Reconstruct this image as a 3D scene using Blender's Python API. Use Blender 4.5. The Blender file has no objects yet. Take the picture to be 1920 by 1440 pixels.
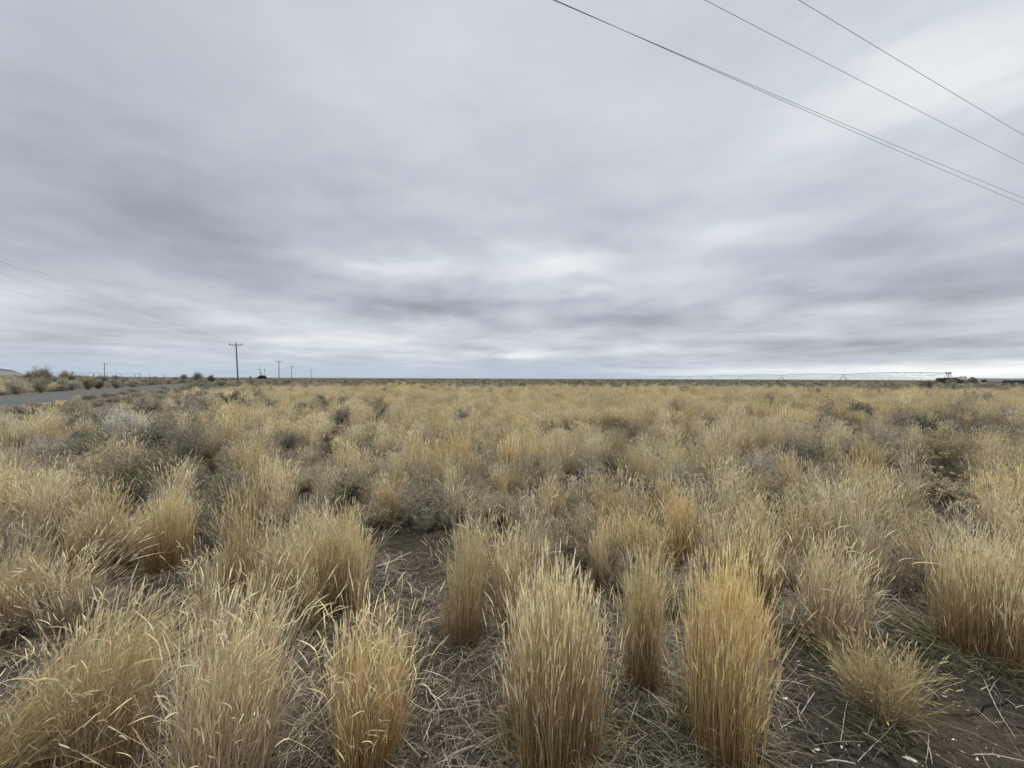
import bpy, math, random
import numpy as np
from mathutils import Vector, Matrix

rng = np.random.default_rng(7)
random.seed(7)
PI = math.pi
R = math.radians
scene = bpy.context.scene
COL = scene.collection

# ------------------------------------------------------------------ camera
EYE = 1.6
FPX = 760.0                      # focal length in photograph pixels (1920 wide)
cam_d = bpy.data.cameras.new('camera')
cam = bpy.data.objects.new('camera', cam_d)
COL.objects.link(cam)
cam_d.sensor_width = 36.0
cam_d.lens = 36.0 * FPX / 1920.0
cam_d.clip_start = 0.05
cam_d.clip_end = 30000
cam.rotation_mode = 'QUATERNION'
PITCH, ROLL = R(-0.80), R(0.22)
M3 = Matrix.Rotation(PI / 2 + PITCH, 3, 'X') @ Matrix.Rotation(ROLL, 3, 'Z')
cam.rotation_quaternion = M3.to_quaternion()
cam.location = (0, 0, EYE)
scene.camera = cam

# ------------------------------------------------------------------ exposure
scene.view_settings.view_transform = 'Standard'
scene.view_settings.look = 'None'
scene.view_settings.exposure = 0.12
scene.view_settings.gamma = 1.0

# ------------------------------------------------------------------ node helper
class NT:
    def __init__(self, tree):
        self.t = tree; self.n = tree.nodes; self.l = tree.links
    def new(self, typ, **kw):
        nd = self.n.new(typ)
        for k, v in kw.items(): setattr(nd, k, v)
        return nd
    def link(self, a, b): self.l.new(a, b)
    def put(self, sock, v):
        if isinstance(v, bpy.types.NodeSocket): self.l.new(v, sock)
        else: sock.default_value = v
    def math(self, op, a, b=0.0, c=None, clamp=False):
        nd = self.new('ShaderNodeMath', operation=op, use_clamp=clamp)
        self.put(nd.inputs[0], a); self.put(nd.inputs[1], b)
        if c is not None: self.put(nd.inputs[2], c)
        return nd.outputs[0]
    def noise(self, vec, scale, detail=4, rough=0.5, dist=0.0, dims='3D'):
        nd = self.new('ShaderNodeTexNoise', noise_dimensions=dims)
        if vec is not None: self.put(nd.inputs['Vector'], vec)
        nd.inputs['Scale'].default_value = scale
        nd.inputs['Detail'].default_value = detail
        nd.inputs['Roughness'].default_value = rough
        nd.inputs['Distortion'].default_value = dist
        return nd.outputs['Fac']
    def ramp(self, fac, stops):
        nd = self.new('ShaderNodeValToRGB')
        el = nd.color_ramp.elements
        while len(el) < len(stops): el.new(0.5)
        for e, (p, c) in zip(el, stops):
            e.position = p; e.color = (c[0], c[1], c[2], 1)
        self.put(nd.inputs['Fac'], fac)
        return nd.outputs['Color']
    def mix(self, fac, a, b, blend='MIX'):
        nd = self.new('ShaderNodeMix', data_type='RGBA', blend_type=blend)
        self.put(nd.inputs[0], fac)
        for s, v in ((nd.inputs[6], a), (nd.inputs[7], b)):
            if isinstance(v, bpy.types.NodeSocket): self.l.new(v, s)
            else: s.default_value = (v[0], v[1], v[2], 1)
        return nd.outputs[2]
    def maprange(self, v, a, b, c, d, smooth=False):
        nd = self.new('ShaderNodeMapRange')
        if smooth: nd.interpolation_type = 'SMOOTHSTEP'
        self.put(nd.inputs[0], v)
        for i, x in enumerate((a, b, c, d)): nd.inputs[i + 1].default_value = x
        return nd.outputs[0]

# ------------------------------------------------------------------ world: overcast sky
SUN_AZ, SUN_EL = R(62), R(46)            # azimuth measured from +Y towards +X
world = bpy.data.worlds.new("World")
scene.world = world
world.use_nodes = True
w = NT(world.node_tree)
w.n.clear()
out = w.new('ShaderNodeOutputWorld')
sky = w.new('ShaderNodeTexSky', sky_type='NISHITA')
sky.sun_disc = False
sky.sun_elevation = SUN_EL
sky.sun_rotation = SUN_AZ
bg1 = w.new('ShaderNodeBackground'); bg1.inputs[1].default_value = 0.1
w.link(sky.outputs[0], bg1.inputs[0])
tc = w.new('ShaderNodeTexCoord')
sep = w.new('ShaderNodeSeparateXYZ'); w.link(tc.outputs['Generated'], sep.inputs[0])
X, Y, Z = sep.outputs
zc = w.math('MAXIMUM', Z, 0.0)
zz = w.math('ADD', zc, 0.055)
cmb = w.new('ShaderNodeCombineXYZ')
w.link(w.math('DIVIDE', X, zz), cmb.inputs[0]); w.link(w.math('DIVIDE', Y, zz), cmb.inputs[1])
plane = cmb.outputs[0]
az = w.math('ARCTAN2', X, Y)
el = w.math('ARCSINE', Z)
cmb2 = w.new('ShaderNodeCombineXYZ')                 # streaky warp
w.link(w.math('MULTIPLY', az, 2.2), cmb2.inputs[0]); w.link(w.math('MULTIPLY', el, 7.0), cmb2.inputs[1])
wa = w.math('SUBTRACT', w.noise(cmb2.outputs[0], 1.3, 4, 0.5), 0.5)
wb = w.math('SUBTRACT', w.noise(cmb2.outputs[0], 1.9, 5, 0.55, 0.3), 0.5)
azw = w.math('ADD', az, w.math('MULTIPLY', wa, 0.38))
elw = w.math('ADD', el, w.math('MULTIPLY', w.math('MULTIPLY', wb, 0.55),
             w.math('ADD', w.math('MULTIPLY', zc, 0.9), 0.045)))
n_big = w.noise(plane, 0.42, 5, 0.52, 0.25)
n_mid = w.noise(plane, 1.0, 6, 0.55, 0.2)
BASE = 0.575
val = w.math('ADD', BASE, w.math('MULTIPLY', w.math('SUBTRACT', n_big, 0.5), 0.22))
amp_mid = w.maprange(el, 0.05, 0.42, 0.38, 0.04, True)
val = w.math('ADD', val, w.math('MULTIPLY', w.math('SUBTRACT', n_mid, 0.5), amp_mid))
cmb3 = w.new('ShaderNodeCombineXYZ')                 # long thin layers low in the sky
w.link(w.math('MULTIPLY', az, 3.0), cmb3.inputs[0]); w.link(w.math('MULTIPLY', elw, 34.0), cmb3.inputs[1])
n_str = w.noise(cmb3.outputs[0], 1.0, 5, 0.58, 0.5)
val = w.math('ADD', val, w.math('MULTIPLY', w.math('SUBTRACT', n_str, 0.5), w.maprange(el, 0.03, 0.20, 0.22, 0.0, True)))
cmb4 = w.new('ShaderNodeCombineXYZ')                 # broad soft lumps
w.link(w.math('MULTIPLY', az, 3.4), cmb4.inputs[0]); w.link(w.math('MULTIPLY', el, 10.0), cmb4.inputs[1])
n_lmp = w.noise(cmb4.outputs[0], 1.0, 3, 0.5, 0.15)
val = w.math('ADD', val, w.math('MULTIPLY', w.math('SUBTRACT', n_lmp, 0.5), w.maprange(el, 0.10, 0.60, 0.50, 0.10, True)))
def pix_azel(px, py):
    u = (px - 960) / FPX; v = (709.5 - py) / FPX
    return math.atan2(u, 1), math.atan2(v, math.hypot(u, 1))
# cloud masses: photo direction, half widths in radians, amount
BLOBS = [
    (60, 60, .40, .35, -.09), (760, 120, .45, .25, .07), (1900, 90, .20, .12, .15),
    (1600, 210, .20, .10, .08), (1915, 215, .10, .08, -.10), (280, 430, .42, .12, -.13), (1250, 250, .22, .12, .03), (980, 330, .30, .08, -.05), (1800, 420, .25, .07, -.08),
    (620, 400, .30, .10, -.05), (760, 503, .16, .022, .13), (1060, 508, .17, .030, .14), (930, 478, .2, .03, .06), (1080, 552, .09, .014, .12), (1480, 430, .2, .04, .09),
    (850, 572, .22, .030, -.20), (1120, 610, .22, .02, -.09), (400, 583, .16, .022, .10), (660, 615, .22, .020, .08),
    (60, 590, .16, .020, .08), (1660, 555, .36, .030, -.16), (1480, 470, .22, .04, -.04),
    (1400, 572, .09, .018, .12), (1250, 560, .10, .02, .05), (1250, 420, .3, .05, -.05),
    (965, 666, .12, .010, .26), (1150, 655, .12, .010, .10), (640, 640, .2, .012, .10), (1700, 640, .30, .022, -.13), (1750, 693, .30, .012, .30), (1250, 697, .30, .008, .20), (1850, 690, .2, .014, .15),
    (960, 250, .16, .10, -.03), (300, 640, .30, .015, .03), (1150, 650, .3, .012, -.03),
]
for (px, py, sa, se, am) in BLOBS:
    a, e = pix_azel(px, py)
    da = w.math('DIVIDE', w.math('SUBTRACT', azw, a), sa)
    de = w.math('DIVIDE', w.math('SUBTRACT', elw, e), se)
    q = w.math('ADD', w.math('MULTIPLY', da, da), w.math('MULTIPLY', de, de))
    g = w.math('EXPONENT', w.math('MULTIPLY', q, -1.0))
    val = w.math('MULTIPLY_ADD', g, am, val)
# an overcast sky brightens towards the zenith, most round the hidden sun
zen = w.maprange(Z, 0.69, 0.95, 0.0, 1.0, True)
val = w.math('MULTIPLY_ADD', zen, 2.2, val)
val = w.math('MAXIMUM', val, 0.2)
tint = w.ramp(val, [(0.0, (0.905, 0.99, 1.12)), (0.42, (0.915, 0.995, 1.105)), (0.60, (0.935, 1.0, 1.085)), (0.85, (0.985, 1.02, 1.0))])
# thin blue air low over the horizon, stronger to the left
lowb = w.maprange(elw, 0.004, 0.075, 1.0, 0.0, True)
lefts = w.maprange(az, 0.1, 0.95, 1.0, 0.15)
blue = w.math('MULTIPLY', w.math('MULTIPLY', lowb, lefts), 0.72)
cloudcol = w.new('ShaderNodeVectorMath', operation='SCALE')
w.link(tint, cloudcol.inputs[0]); w.link(val, cloudcol.inputs[3])
skycol = w.mix(blue, cloudcol.outputs[0], (0.43, 0.515, 0.62))
bg2 = w.new('ShaderNodeBackground'); bg2.inputs[1].default_value = 1.0
w.link(skycol, bg2.inputs[0])
mixs = w.new('ShaderNodeMixShader'); mixs.inputs[0].default_value = 0.97
w.link(bg1.outputs[0], mixs.inputs[1]); w.link(bg2.outputs[0], mixs.inputs[2])
w.link(mixs.outputs[0], out.inputs[0])

sd = bpy.data.lights.new('sun', 'SUN')
sd.energy = 1.5; sd.angle = R(12); sd.color = (1.0, 0.965, 0.91)
sun = bpy.data.objects.new('sun', sd); COL.objects.link(sun)
sdir = Vector((math.sin(SUN_AZ) * math.cos(SUN_EL), math.cos(SUN_AZ) * math.cos(SUN_EL), math.sin(SUN_EL)))
sun.rotation_mode = 'QUATERNION'
sun.rotation_quaternion = sdir.to_track_quat('Z', 'Y')
sun.location = (0, 0, 30)

# ------------------------------------------------------------------ terrain
NX, NY = 0.857, 0.515               # normal of the road (offset = NX*x + NY*y)
DX, DY = -0.515, 0.857
def sstep(a, b, x):
    t = np.clip((x - a) / (b - a), 0, 1); return t * t * (3 - 2 * t)
_ph = rng.uniform(0, 6.28, 24)
def ground_z(x, y):
    x = np.asarray(x, float); y = np.asarray(y, float)
    r = np.hypot(x, y)
    o = NX * x + NY * y
    z = 0.0 * x
    k = 0
    for wl, am in ((2.3, .018), (1.1, .010), (5.1, .035), (13., .07), (37., .10)):
        for j in range(2):
            a = _ph[k] ; k += 1
            z = z + am * np.sin((x * math.cos(a) + y * math.sin(a)) * 2 * PI / wl + _ph[k]); k += 1
    z = z * (0.35 + 0.65 * sstep(1.0, 8.0, r))
    z = z - sstep(150, 900, r) * 0.6
    rise = sstep(-17.5, -25.0, o) * 0.75 * (1 - sstep(120, 320, r))
    road = (1 - sstep(-17.0, -19.5, o)) * sstep(-4.0, -8.5, o)
    onroad = (1 - sstep(-16.8, -18.5, o)) * sstep(-6.5, -8.5, o)
    z = z * (1 - onroad * 0.9) + rise + road * 0.22
    return z
EZ = EYE
cam.location = (0, 0, EZ)
def ray(px, py):
    d = M3 @ Vector(((px - 960) / FPX, (720 - py) / FPX, -1.0))
    return d
def at(px, py):                      # ground point seen at that photo position
    d = ray(px, py); t = 0.5
    for _ in range(4000):
        p = (d.x * t, d.y * t, EZ + d.z * t)
        if p[2] <= float(ground_z(p[0], p[1])): break
        t *= 1.004
        if t > 4000: break
    return p[0], p[1]
def above(px, py, depth):            # point seen at that photo position, at a known depth
    d = ray(px, py); t = depth / d.y
    return d.x * t, depth, EZ + d.z * t

# ------------------------------------------------------------------ object helpers
def tag(o, label=None, cat=None, group=None, kind=None):
    if label: o['label'] = label
    if cat: o['category'] = cat
    if group: o['group'] = group
    if kind: o['kind'] = kind
    return o
def empty(name, loc, rz=0.0):
    o = bpy.data.objects.new(name, None); COL.objects.link(o)
    o.empty_display_size = 0.1
    o.location = loc; o.rotation_euler = (0, 0, rz); return o
def link_mesh(name, me, mat, parent=None, loc=None):
    if mat and not me.materials: me.materials.append(mat)
    o = bpy.data.objects.new(name, me); COL.objects.link(o)
    if parent: o.parent = parent
    if loc: o.location = loc
    return o

class Geo:
    """collects vertices, quads / triangles and point colours"""
    def __init__(self): self.v = []; self.q = []; self.c = []; self.n = 0
    def add(self, v, q, c):
        v = np.asarray(v, np.float32).reshape(-1, 3); q = np.asarray(q, np.int32)
        c = np.broadcast_to(np.asarray(c, np.float32), (len(v), 3))
        self.v.append(v); self.q.append(q + self.n); self.c.append(c); self.n += len(v)
    def mesh(self, name, smooth=False):
        me = bpy.data.meshes.new(name)
        v = np.concatenate(self.v); c = np.concatenate(self.c)
        q = np.concatenate(self.q); nq = len(q); k = q.shape[1]
        me.vertices.add(len(v)); me.vertices.foreach_set('co', v.ravel())
        me.loops.add(nq * k); me.loops.foreach_set('vertex_index', q.ravel())
        me.polygons.add(nq)
        me.polygons.foreach_set('loop_start', np.arange(0, nq * k, k, dtype=np.int32))
        try: me.polygons.foreach_set('loop_total', np.full(nq, k, np.int32))
        except Exception: pass
        if smooth: me.polygons.foreach_set('use_smooth', np.ones(nq, bool))
        at_ = me.color_attributes.new('Col', 'FLOAT_COLOR', 'POINT')
        cc = np.ones((len(v), 4), np.float32); cc[:, :3] = c
        at_.data.foreach_set('color', cc.ravel())
        me.update(calc_edges=True)
        return me

def norm(a): return a / np.maximum(np.linalg.norm(a, axis=-1, keepdims=True), 1e-9)
def ribbons(G, P, W, C, r, cross=False):
    """P n,k,3 centre lines; W n,k widths; C n,k,3 colours"""
    n, k = P.shape[:2]
    if n == 0: return
    T = norm(P[:, -1] - P[:, 0])
    a = r.normal(size=(n, 3)); S = norm(np.cross(T, a))
    for rep in range(2 if cross else 1):
        if rep: S = norm(np.cross(T, S))
        off = S[:, None, :] * (W[:, :, None] * 0.5)
        V = np.stack([P - off, P + off], axis=2).reshape(-1, 3)
        base = (np.arange(n) * 2 * k)[:, None]
        i = np.arange(k - 1)[None, :] * 2
        q = np.stack([base + i, base + i + 1, base + i + 3, base + i + 2], axis=-1).reshape(-1, 4)
        CC = np.repeat(C, 2, axis=1).reshape(-1, 3)
        G.add(V, q, CC)

def box(G, c, s, col, rot=None):
    c = np.array(c, float); s = np.array(s, float) / 2
    v = np.array([[x, y, z] for x in (-1, 1) for y in (-1, 1) for z in (-1, 1)], float) * s
    if rot is not None: v = v @ np.array(rot).T
    f = [[0, 1, 3, 2], [4, 6, 7, 5], [0, 4, 5, 1], [2, 3, 7, 6], [0, 2, 6, 4], [1, 5, 7, 3]]
    G.add(v + c, f, col)
def tube(G, pts, rad, col, n=8, cap=True):
    pts = np.asarray(pts, float); m = len(pts)
    rad = np.broadcast_to(np.asarray(rad, float), (m,))
    T = np.gradient(pts, axis=0); T = norm(T)
    ref = np.array([0, 0, 1.0]) if abs(T[0, 2]) < .9 else np.array([1.0, 0, 0])
    A = norm(np.cross(T, ref)); B = np.cross(T, A)
    th = np.arange(n) / n * 2 * PI
    V = pts[:, None, :] + rad[:, None, None] * (A[:, None, :] * np.cos(th)[None, :, None] + B[:, None, :] * np.sin(th)[None, :, None])
    q = []
    for i in range(m - 1):
        for j in range(n):
            q.append([i * n + j, i * n + (j + 1) % n, (i + 1) * n + (j + 1) % n, (i + 1) * n + j])
    V = V.reshape(-1, 3)
    if cap:
        V = np.concatenate([V, pts[:1], pts[-1:]]); a, b = m * n, m * n + 1
        for j in range(0, n, 2):
            q.append([a, (j + 2) % n, (j + 1) % n, j]); e = (m - 1) * n
            q.append([b, e + j, e + (j + 1) % n, e + (j + 2) % n])
    G.add(V, q, col)

# ------------------------------------------------------------------ materials
def plant_mat(name, rough=0.75, trans=0.28, vary=0.28, patch=0.0):
    m = bpy.data.materials.new(name); m.use_nodes = True
    t = NT(m.node_tree); t.n.clear()
    o = t.new('ShaderNodeOutputMaterial')
    a = t.new('ShaderNodeAttribute', attribute_name='Col')
    inf = t.new('ShaderNodeObjectInfo')
    geo = t.new('ShaderNodeNewGeometry')
    big = t.noise(geo.outputs['Position'], 0.35, 3, 0.55)
    fine = t.noise(geo.outputs['Position'], 55.0, 2, 0.5)
    f = t.math('ADD', t.maprange(inf.outputs['Random'], 0, 1, 1 - vary, 1 + vary * 0.7),
               t.math('MULTIPLY', t.math('SUBTRACT', big, 0.5), 0.55))
    f = t.math('MULTIPLY', f, t.maprange(fine, 0.3, 0.7, 0.80, 1.20))
    sc = t.new('ShaderNodeVectorMath', operation='SCALE')
    t.link(a.outputs['Color'], sc.inputs[0]); t.link(f, sc.inputs[3])
    # sun-bleached greyer individuals
    hs = t.new('ShaderNodeHueSaturation')
    t.link(sc.outputs[0], hs.inputs['Color'])
    rnd2 = t.math('FRACT', t.math('MULTIPLY', inf.outputs['Random'], 7.31))
    t.link(t.maprange(rnd2, 0, 1, 0.78, 1.10), hs.inputs['Saturation'])
    p = t.new('ShaderNodeBsdfPrincipled')
    t.link(hs.outputs[0], p.inputs['Base Color'])
    p.inputs['Roughness'].default_value = rough
    p.inputs['Specular IOR Level'].default_value = 0.25
    tr = t.new('ShaderNodeBsdfTranslucent'); t.link(hs.outputs[0], tr.inputs[0])
    mx = t.new('ShaderNodeMixShader'); mx.inputs[0].default_value = trans
    t.link(p.outputs[0], mx.inputs[1]); t.link(tr.outputs[0], mx.inputs[2])
    t.link(mx.outputs[0], o.inputs[0])
    return m
M_GRASS = plant_mat('dry_grass', 0.6, 0.14, 0.2)
M_BRUSH = plant_mat('brush_twigs', 0.85, 0.10, 0.20)
M_LEAF = plant_mat('sage_leaf', 0.8, 0.20, 0.20)
M_LITTER = plant_mat('litter', 0.8, 0.10, 0.0)

def simple_mat(name, col, rough=0.8, metal=0.0, nscale=8.0, nvar=0.3, bump=0.0, use_col=False):
    m = bpy.data.materials.new(name); m.use_nodes = True
    t = NT(m.node_tree); p = t.n['Principled BSDF']
    tcn = t.new('ShaderNodeTexCoord')
    nz = t.noise(tcn.outputs['Object'], nscale, 6, 0.6)
    f = t.maprange(nz, 0.3, 0.7, 1 - nvar, 1 + nvar)
    sc = t.new('ShaderNodeVectorMath', operation='SCALE')
    if use_col:
        a = t.new('ShaderNodeAttribute', attribute_name='Col'); t.link(a.outputs['Color'], sc.inputs[0])
    else: sc.inputs[0].default_value = col
    t.link(f, sc.inputs[3]); t.link(sc.outputs[0], p.inputs['Base Color'])
    p.inputs['Roughness'].default_value = rough; p.inputs['Metallic'].default_value = metal
    if bump:
        b = t.new('ShaderNodeBump'); b.inputs['Strength'].default_value = 0.8; b.inputs['Distance'].default_value = bump
        t.link(nz, b.inputs['Height']); t.link(b.outputs[0], p.inputs['Normal'])
    return m
M_POLE = simple_mat('weathered_pole', (0.115, 0.105, 0.100), 0.85, 0, 6, 0.3)  # weathered wood, its colour also lightened to stand in for distance haze
M_STEEL = simple_mat('galvanised_steel', (0.30, 0.32, 0.35), 0.5, 0.2, 3, 0.15)  # distance haze painted in: base colour lightened for the far machines
M_WIRE = simple_mat('aluminium_wire', (0.15, 0.165, 0.19), 0.6, 0.2, 3, 0.1)
M_RUBBER = simple_mat('tyre_rubber', (0.03, 0.03, 0.03), 0.9)
M_CERAMIC = simple_mat('insulator_ceramic', (0.16, 0.17, 0.18), 0.35)
M_ROCK = simple_mat('basalt', (0.1, 0.08, 0.07), 0.9, 0, 1.6, 0.45, 0.12, use_col=True)
M_WOODW = simple_mat('bleached_wood', (0.42, 0.37, 0.31), 0.85, 0, 40, 0.35, 0.002)
M_POST = simple_mat('fence_post_wood', (0.06, 0.05, 0.042), 0.9, 0, 10, 0.3)

# soil
def soil_mat():
    m = bpy.data.materials.new('soil'); m.use_nodes = True
    t = NT(m.node_tree); p = t.n['Principled BSDF']
    g = t.new('ShaderNodeNewGeometry'); P = g.outputs['Position']
    n1 = t.noise(P, 1.7, 5, 0.6); n2 = t.noise(P, 22, 6, 0.65); n3 = t.noise(P, 150, 3, 0.6)
    c = t.ramp(n1, [(0.30, (0.018, 0.016, 0.013)), (0.5, (0.027, 0.023, 0.018)), (0.62, (0.042, 0.032, 0.022)), (0.75, (0.034, 0.030, 0.024))])
    c = t.mix(t.maprange(n2, 0.35, 0.7, 0, 1), c, t.mix(0.45, c, (0.105, 0.09, 0.066)))
    c = t.mix(t.maprange(n3, 0.63, 0.70, 0, 0.8), c, (0.26, 0.23, 0.19))
    # cracks in the dried crust
    mp = t.new('ShaderNodeMapping'); mp.inputs['Rotation'].default_value = (0, 0, R(-38)); mp.inputs['Scale'].default_value = (1.2, 2.6, 1)
    t.link(P, mp.inputs[0])
    wv = t.new('ShaderNodeTexNoise'); wv.inputs['Scale'].default_value = 5; wv.inputs['Detail'].default_value = 4
    t.link(P, wv.inputs['Vector'])
    ad = t.new('ShaderNodeVectorMath', operation='MULTIPLY_ADD')
    t.link(wv.outputs['Color'], ad.inputs[0]); ad.inputs[1].default_value = (.35, .35, 0); t.link(mp.outputs[0], ad.inputs[2])
    vo = t.new('ShaderNodeTexVoronoi', feature='DISTANCE_TO_EDGE'); vo.inputs['Scale'].default_value = 1.9
    t.link(ad.outputs[0], vo.inputs['Vector'])
    crack = t.math('MULTIPLY', t.maprange(vo.outputs['Distance'], 0.0, 0.03, 1, 0), t.maprange(t.noise(P, 3.1, 3), 0.45, 0.6, 0, 1))
    c = t.mix(t.math('MULTIPLY', crack, 0.8), c, (0.012, 0.010, 0.009))
    # the far plain: straw and sage together, in long patches
    dist = t.new('ShaderNodeVectorMath', operation='LENGTH'); t.link(P, dist.inputs[0])
    far = t.maprange(dist.outputs['Value'], 9.0, 40.0, 0, 1)
    ff = t.noise(P, 0.06, 6, 0.65)
    fc = t.ramp(ff, [(0.35, (0.10, 0.086, 0.070)), (0.5, (0.15, 0.128, 0.10)), (0.65, (0.24, 0.20, 0.145))])
    c = t.mix(far, c, fc)
    t.link(c, p.inputs['Base Color']); p.inputs['Roughness'].default_value = 1.0
    p.inputs['Specular IOR Level'].default_value = 0.03
    hh = t.math('ADD', t.math('MULTIPLY', n2, 0.6), t.math('MULTIPLY', n3, 0.25))
    hh = t.math('SUBTRACT', hh, t.math('MULTIPLY', crack, 0.9))
    b = t.new('ShaderNodeBump'); b.inputs['Strength'].default_value = 0.9; b.inputs['Distance'].default_value = 0.02
    t.link(hh, b.inputs['Height']); t.link(b.outputs[0], p.inputs['Normal'])
    return m
M_SOIL = soil_mat()

# ground sheet: polar grid
rs = np.concatenate([np.linspace(0.0, 12, 150)[1:], 12 * np.exp(np.linspace(0.012, math.log(9000 / 12), 200))])
na = 360
th = np.arange(na) / na * 2 * PI
xx = rs[:, None] * np.cos(th)[None, :]; yy = rs[:, None] * np.sin(th)[None, :]
V = np.stack([xx, yy, ground_z(xx, yy)], -1).reshape(-1, 3)
ii = np.arange(len(rs) - 1)[:, None] * na; jj = np.arange(na)[None, :]; j2 = (jj + 1) % na
Q = np.stack([ii + jj, ii + na + jj, ii + na + j2, ii + j2], -1).reshape(-1, 4)
V = np.concatenate([V, [[0, 0, float(ground_z(0, 0))]]]); c0 = len(V) - 1
cq = [[c0, j, (j + 1) % na, (j + 2) % na] for j in range(0, na, 2)]
G = Geo(); G.add(V, np.concatenate([Q, cq]), (0.1, 0.1, 0.1))
tag(link_mesh('ground', G.mesh('ground', True), M_SOIL), kind='structure')

# road: a chip-sealed strip with a gravel shoulder on the near side
def strip(o0, o1, s0, s1, step, lift, name, mat):
    n = int((s1 - s0) / step); s = np.linspace(s0, s1, n)
    m = 7; oo = np.linspace(o0, o1, m)
    wob = 0.18 * np.sin(s * 0.8) * np.sin(s * 0.23 + 1)
    O = oo[None, :] + wob[:, None] * np.where((np.arange(m) == 0) | (np.arange(m) == m - 1), 1, 0)[None, :]
    x = NX * O + DX * s[:, None]; y = NY * O + DY * s[:, None]
    crown = 0.05 * (1 - ((oo - (o0 + o1) / 2) / ((o1 - o0) / 2)) ** 2)
    z = ground_z(x, y) + lift + crown[None, :]
    V = np.stack([x, y, z], -1).reshape(-1, 3)
    i = np.arange(n - 1)[:, None] * m; j = np.arange(m - 1)[None, :]
    Q = np.stack([i + j, i + m + j, i + m + j + 1, i + j + 1], -1).reshape(-1, 4)
    G = Geo(); G.add(V, Q, (.1, .1, .1))
    return tag(link_mesh(name, G.mesh(name, True), mat), kind='structure')
def road_mat(name, a, b, streak):
    m = bpy.data.materials.new(name); m.use_nodes = True
    t = NT(m.node_tree); p = t.n['Principled BSDF']
    g = t.new('ShaderNodeNewGeometry')
    mp = t.new('ShaderNodeMapping'); mp.inputs['Rotation'].default_value = (0, 0, R(-121)); mp.inputs['Scale'].default_value = (0.06, 1.4, 1)
    t.link(g.outputs['Position'], mp.inputs[0])
    s = t.noise(mp.outputs[0], streak, 5, 0.6); f = t.noise(g.outputs['Position'], 30, 4, 0.6)
    c = t.mix(t.maprange(s, 0.35, 0.65, 0, 1), a, b)
    c = t.mix(t.maprange(f, 0.45, 0.75, 0, 0.5), c, (0.2, 0.19, 0.17))
    t.link(c, p.inputs['Base Color']); p.inputs['Roughness'].default_value = 0.9
    return m
strip(-16.3, -9.9, -20, 420, 0.8, 0.02, 'road', road_mat('road_asphalt', (0.034, 0.035, 0.036), (0.066, 0.066, 0.063), 1.0))
strip(-9.9, -9.1, -20, 420, 0.8, 0.012, 'road_shoulder', road_mat('shoulder_gravel', (0.10, 0.10, 0.09), (0.19, 0.175, 0.145), 2.0))

# distant mesa on the left and low ridge on the right
def ridge(name, azs, elev, dist, depth, cols, mat):
    G = Geo(); n = len(azs)
    rows = []
    for k, (f, dd) in enumerate(((0, 0), (0.5, 0.05), (0.74, 0.09), (0.76, 0.092), (1.0, .10), (1.0, 1.0), (0, 1.6))):
        d = dist + depth * dd
        rr = dist * np.tan(elev) * f
        rows.append(np.stack([np.sin(azs) * d, np.cos(azs) * d, EYE + rr - (3 if f == 0 else 0)], -1))
    V = np.stack(rows, 1); m = V.shape[1]
    i = np.arange(n - 1)[:, None] * m; j = np.arange(m - 1)[None, :]
    Q = np.stack([i + j, i + m + j, i + m + j + 1, i + j + 1], -1).reshape(-1, 4)
    C = np.array(cols, np.float32)[None, :, :].repeat(n, 0).reshape(-1, 3)
    G.add(V.reshape(-1, 3), Q, C)
    return tag(link_mesh(name, G.mesh(name), mat), kind='structure')
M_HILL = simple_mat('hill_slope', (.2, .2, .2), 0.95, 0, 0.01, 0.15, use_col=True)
a0 = math.atan((-120 - 960) / FPX); a1 = math.atan((60 - 960) / FPX)
azs = np.linspace(a0 - .5, a1, 60)
prof = np.interp(np.tan(azs) * FPX + 960, [-2000, -400, -60, 0, 19, 24, 36, 60], [8, 15, 15.5, 15, 14.2, 11.5, 6, 2]) / FPX * np.cos(azs)
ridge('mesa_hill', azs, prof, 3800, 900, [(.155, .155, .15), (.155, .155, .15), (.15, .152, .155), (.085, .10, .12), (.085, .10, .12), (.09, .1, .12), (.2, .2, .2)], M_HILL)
azs = np.linspace(math.atan(1.13), math.atan(2.4), 60)
prof = (2.2 + 2.2 * sstep(math.atan(1.13), math.atan(1.6), azs) + .5 * np.sin(azs * 40)) / FPX
ridge('distant_ridge', azs, prof, 8000, 600, [(.10, .12, .15)] * 7, M_HILL)

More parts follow.
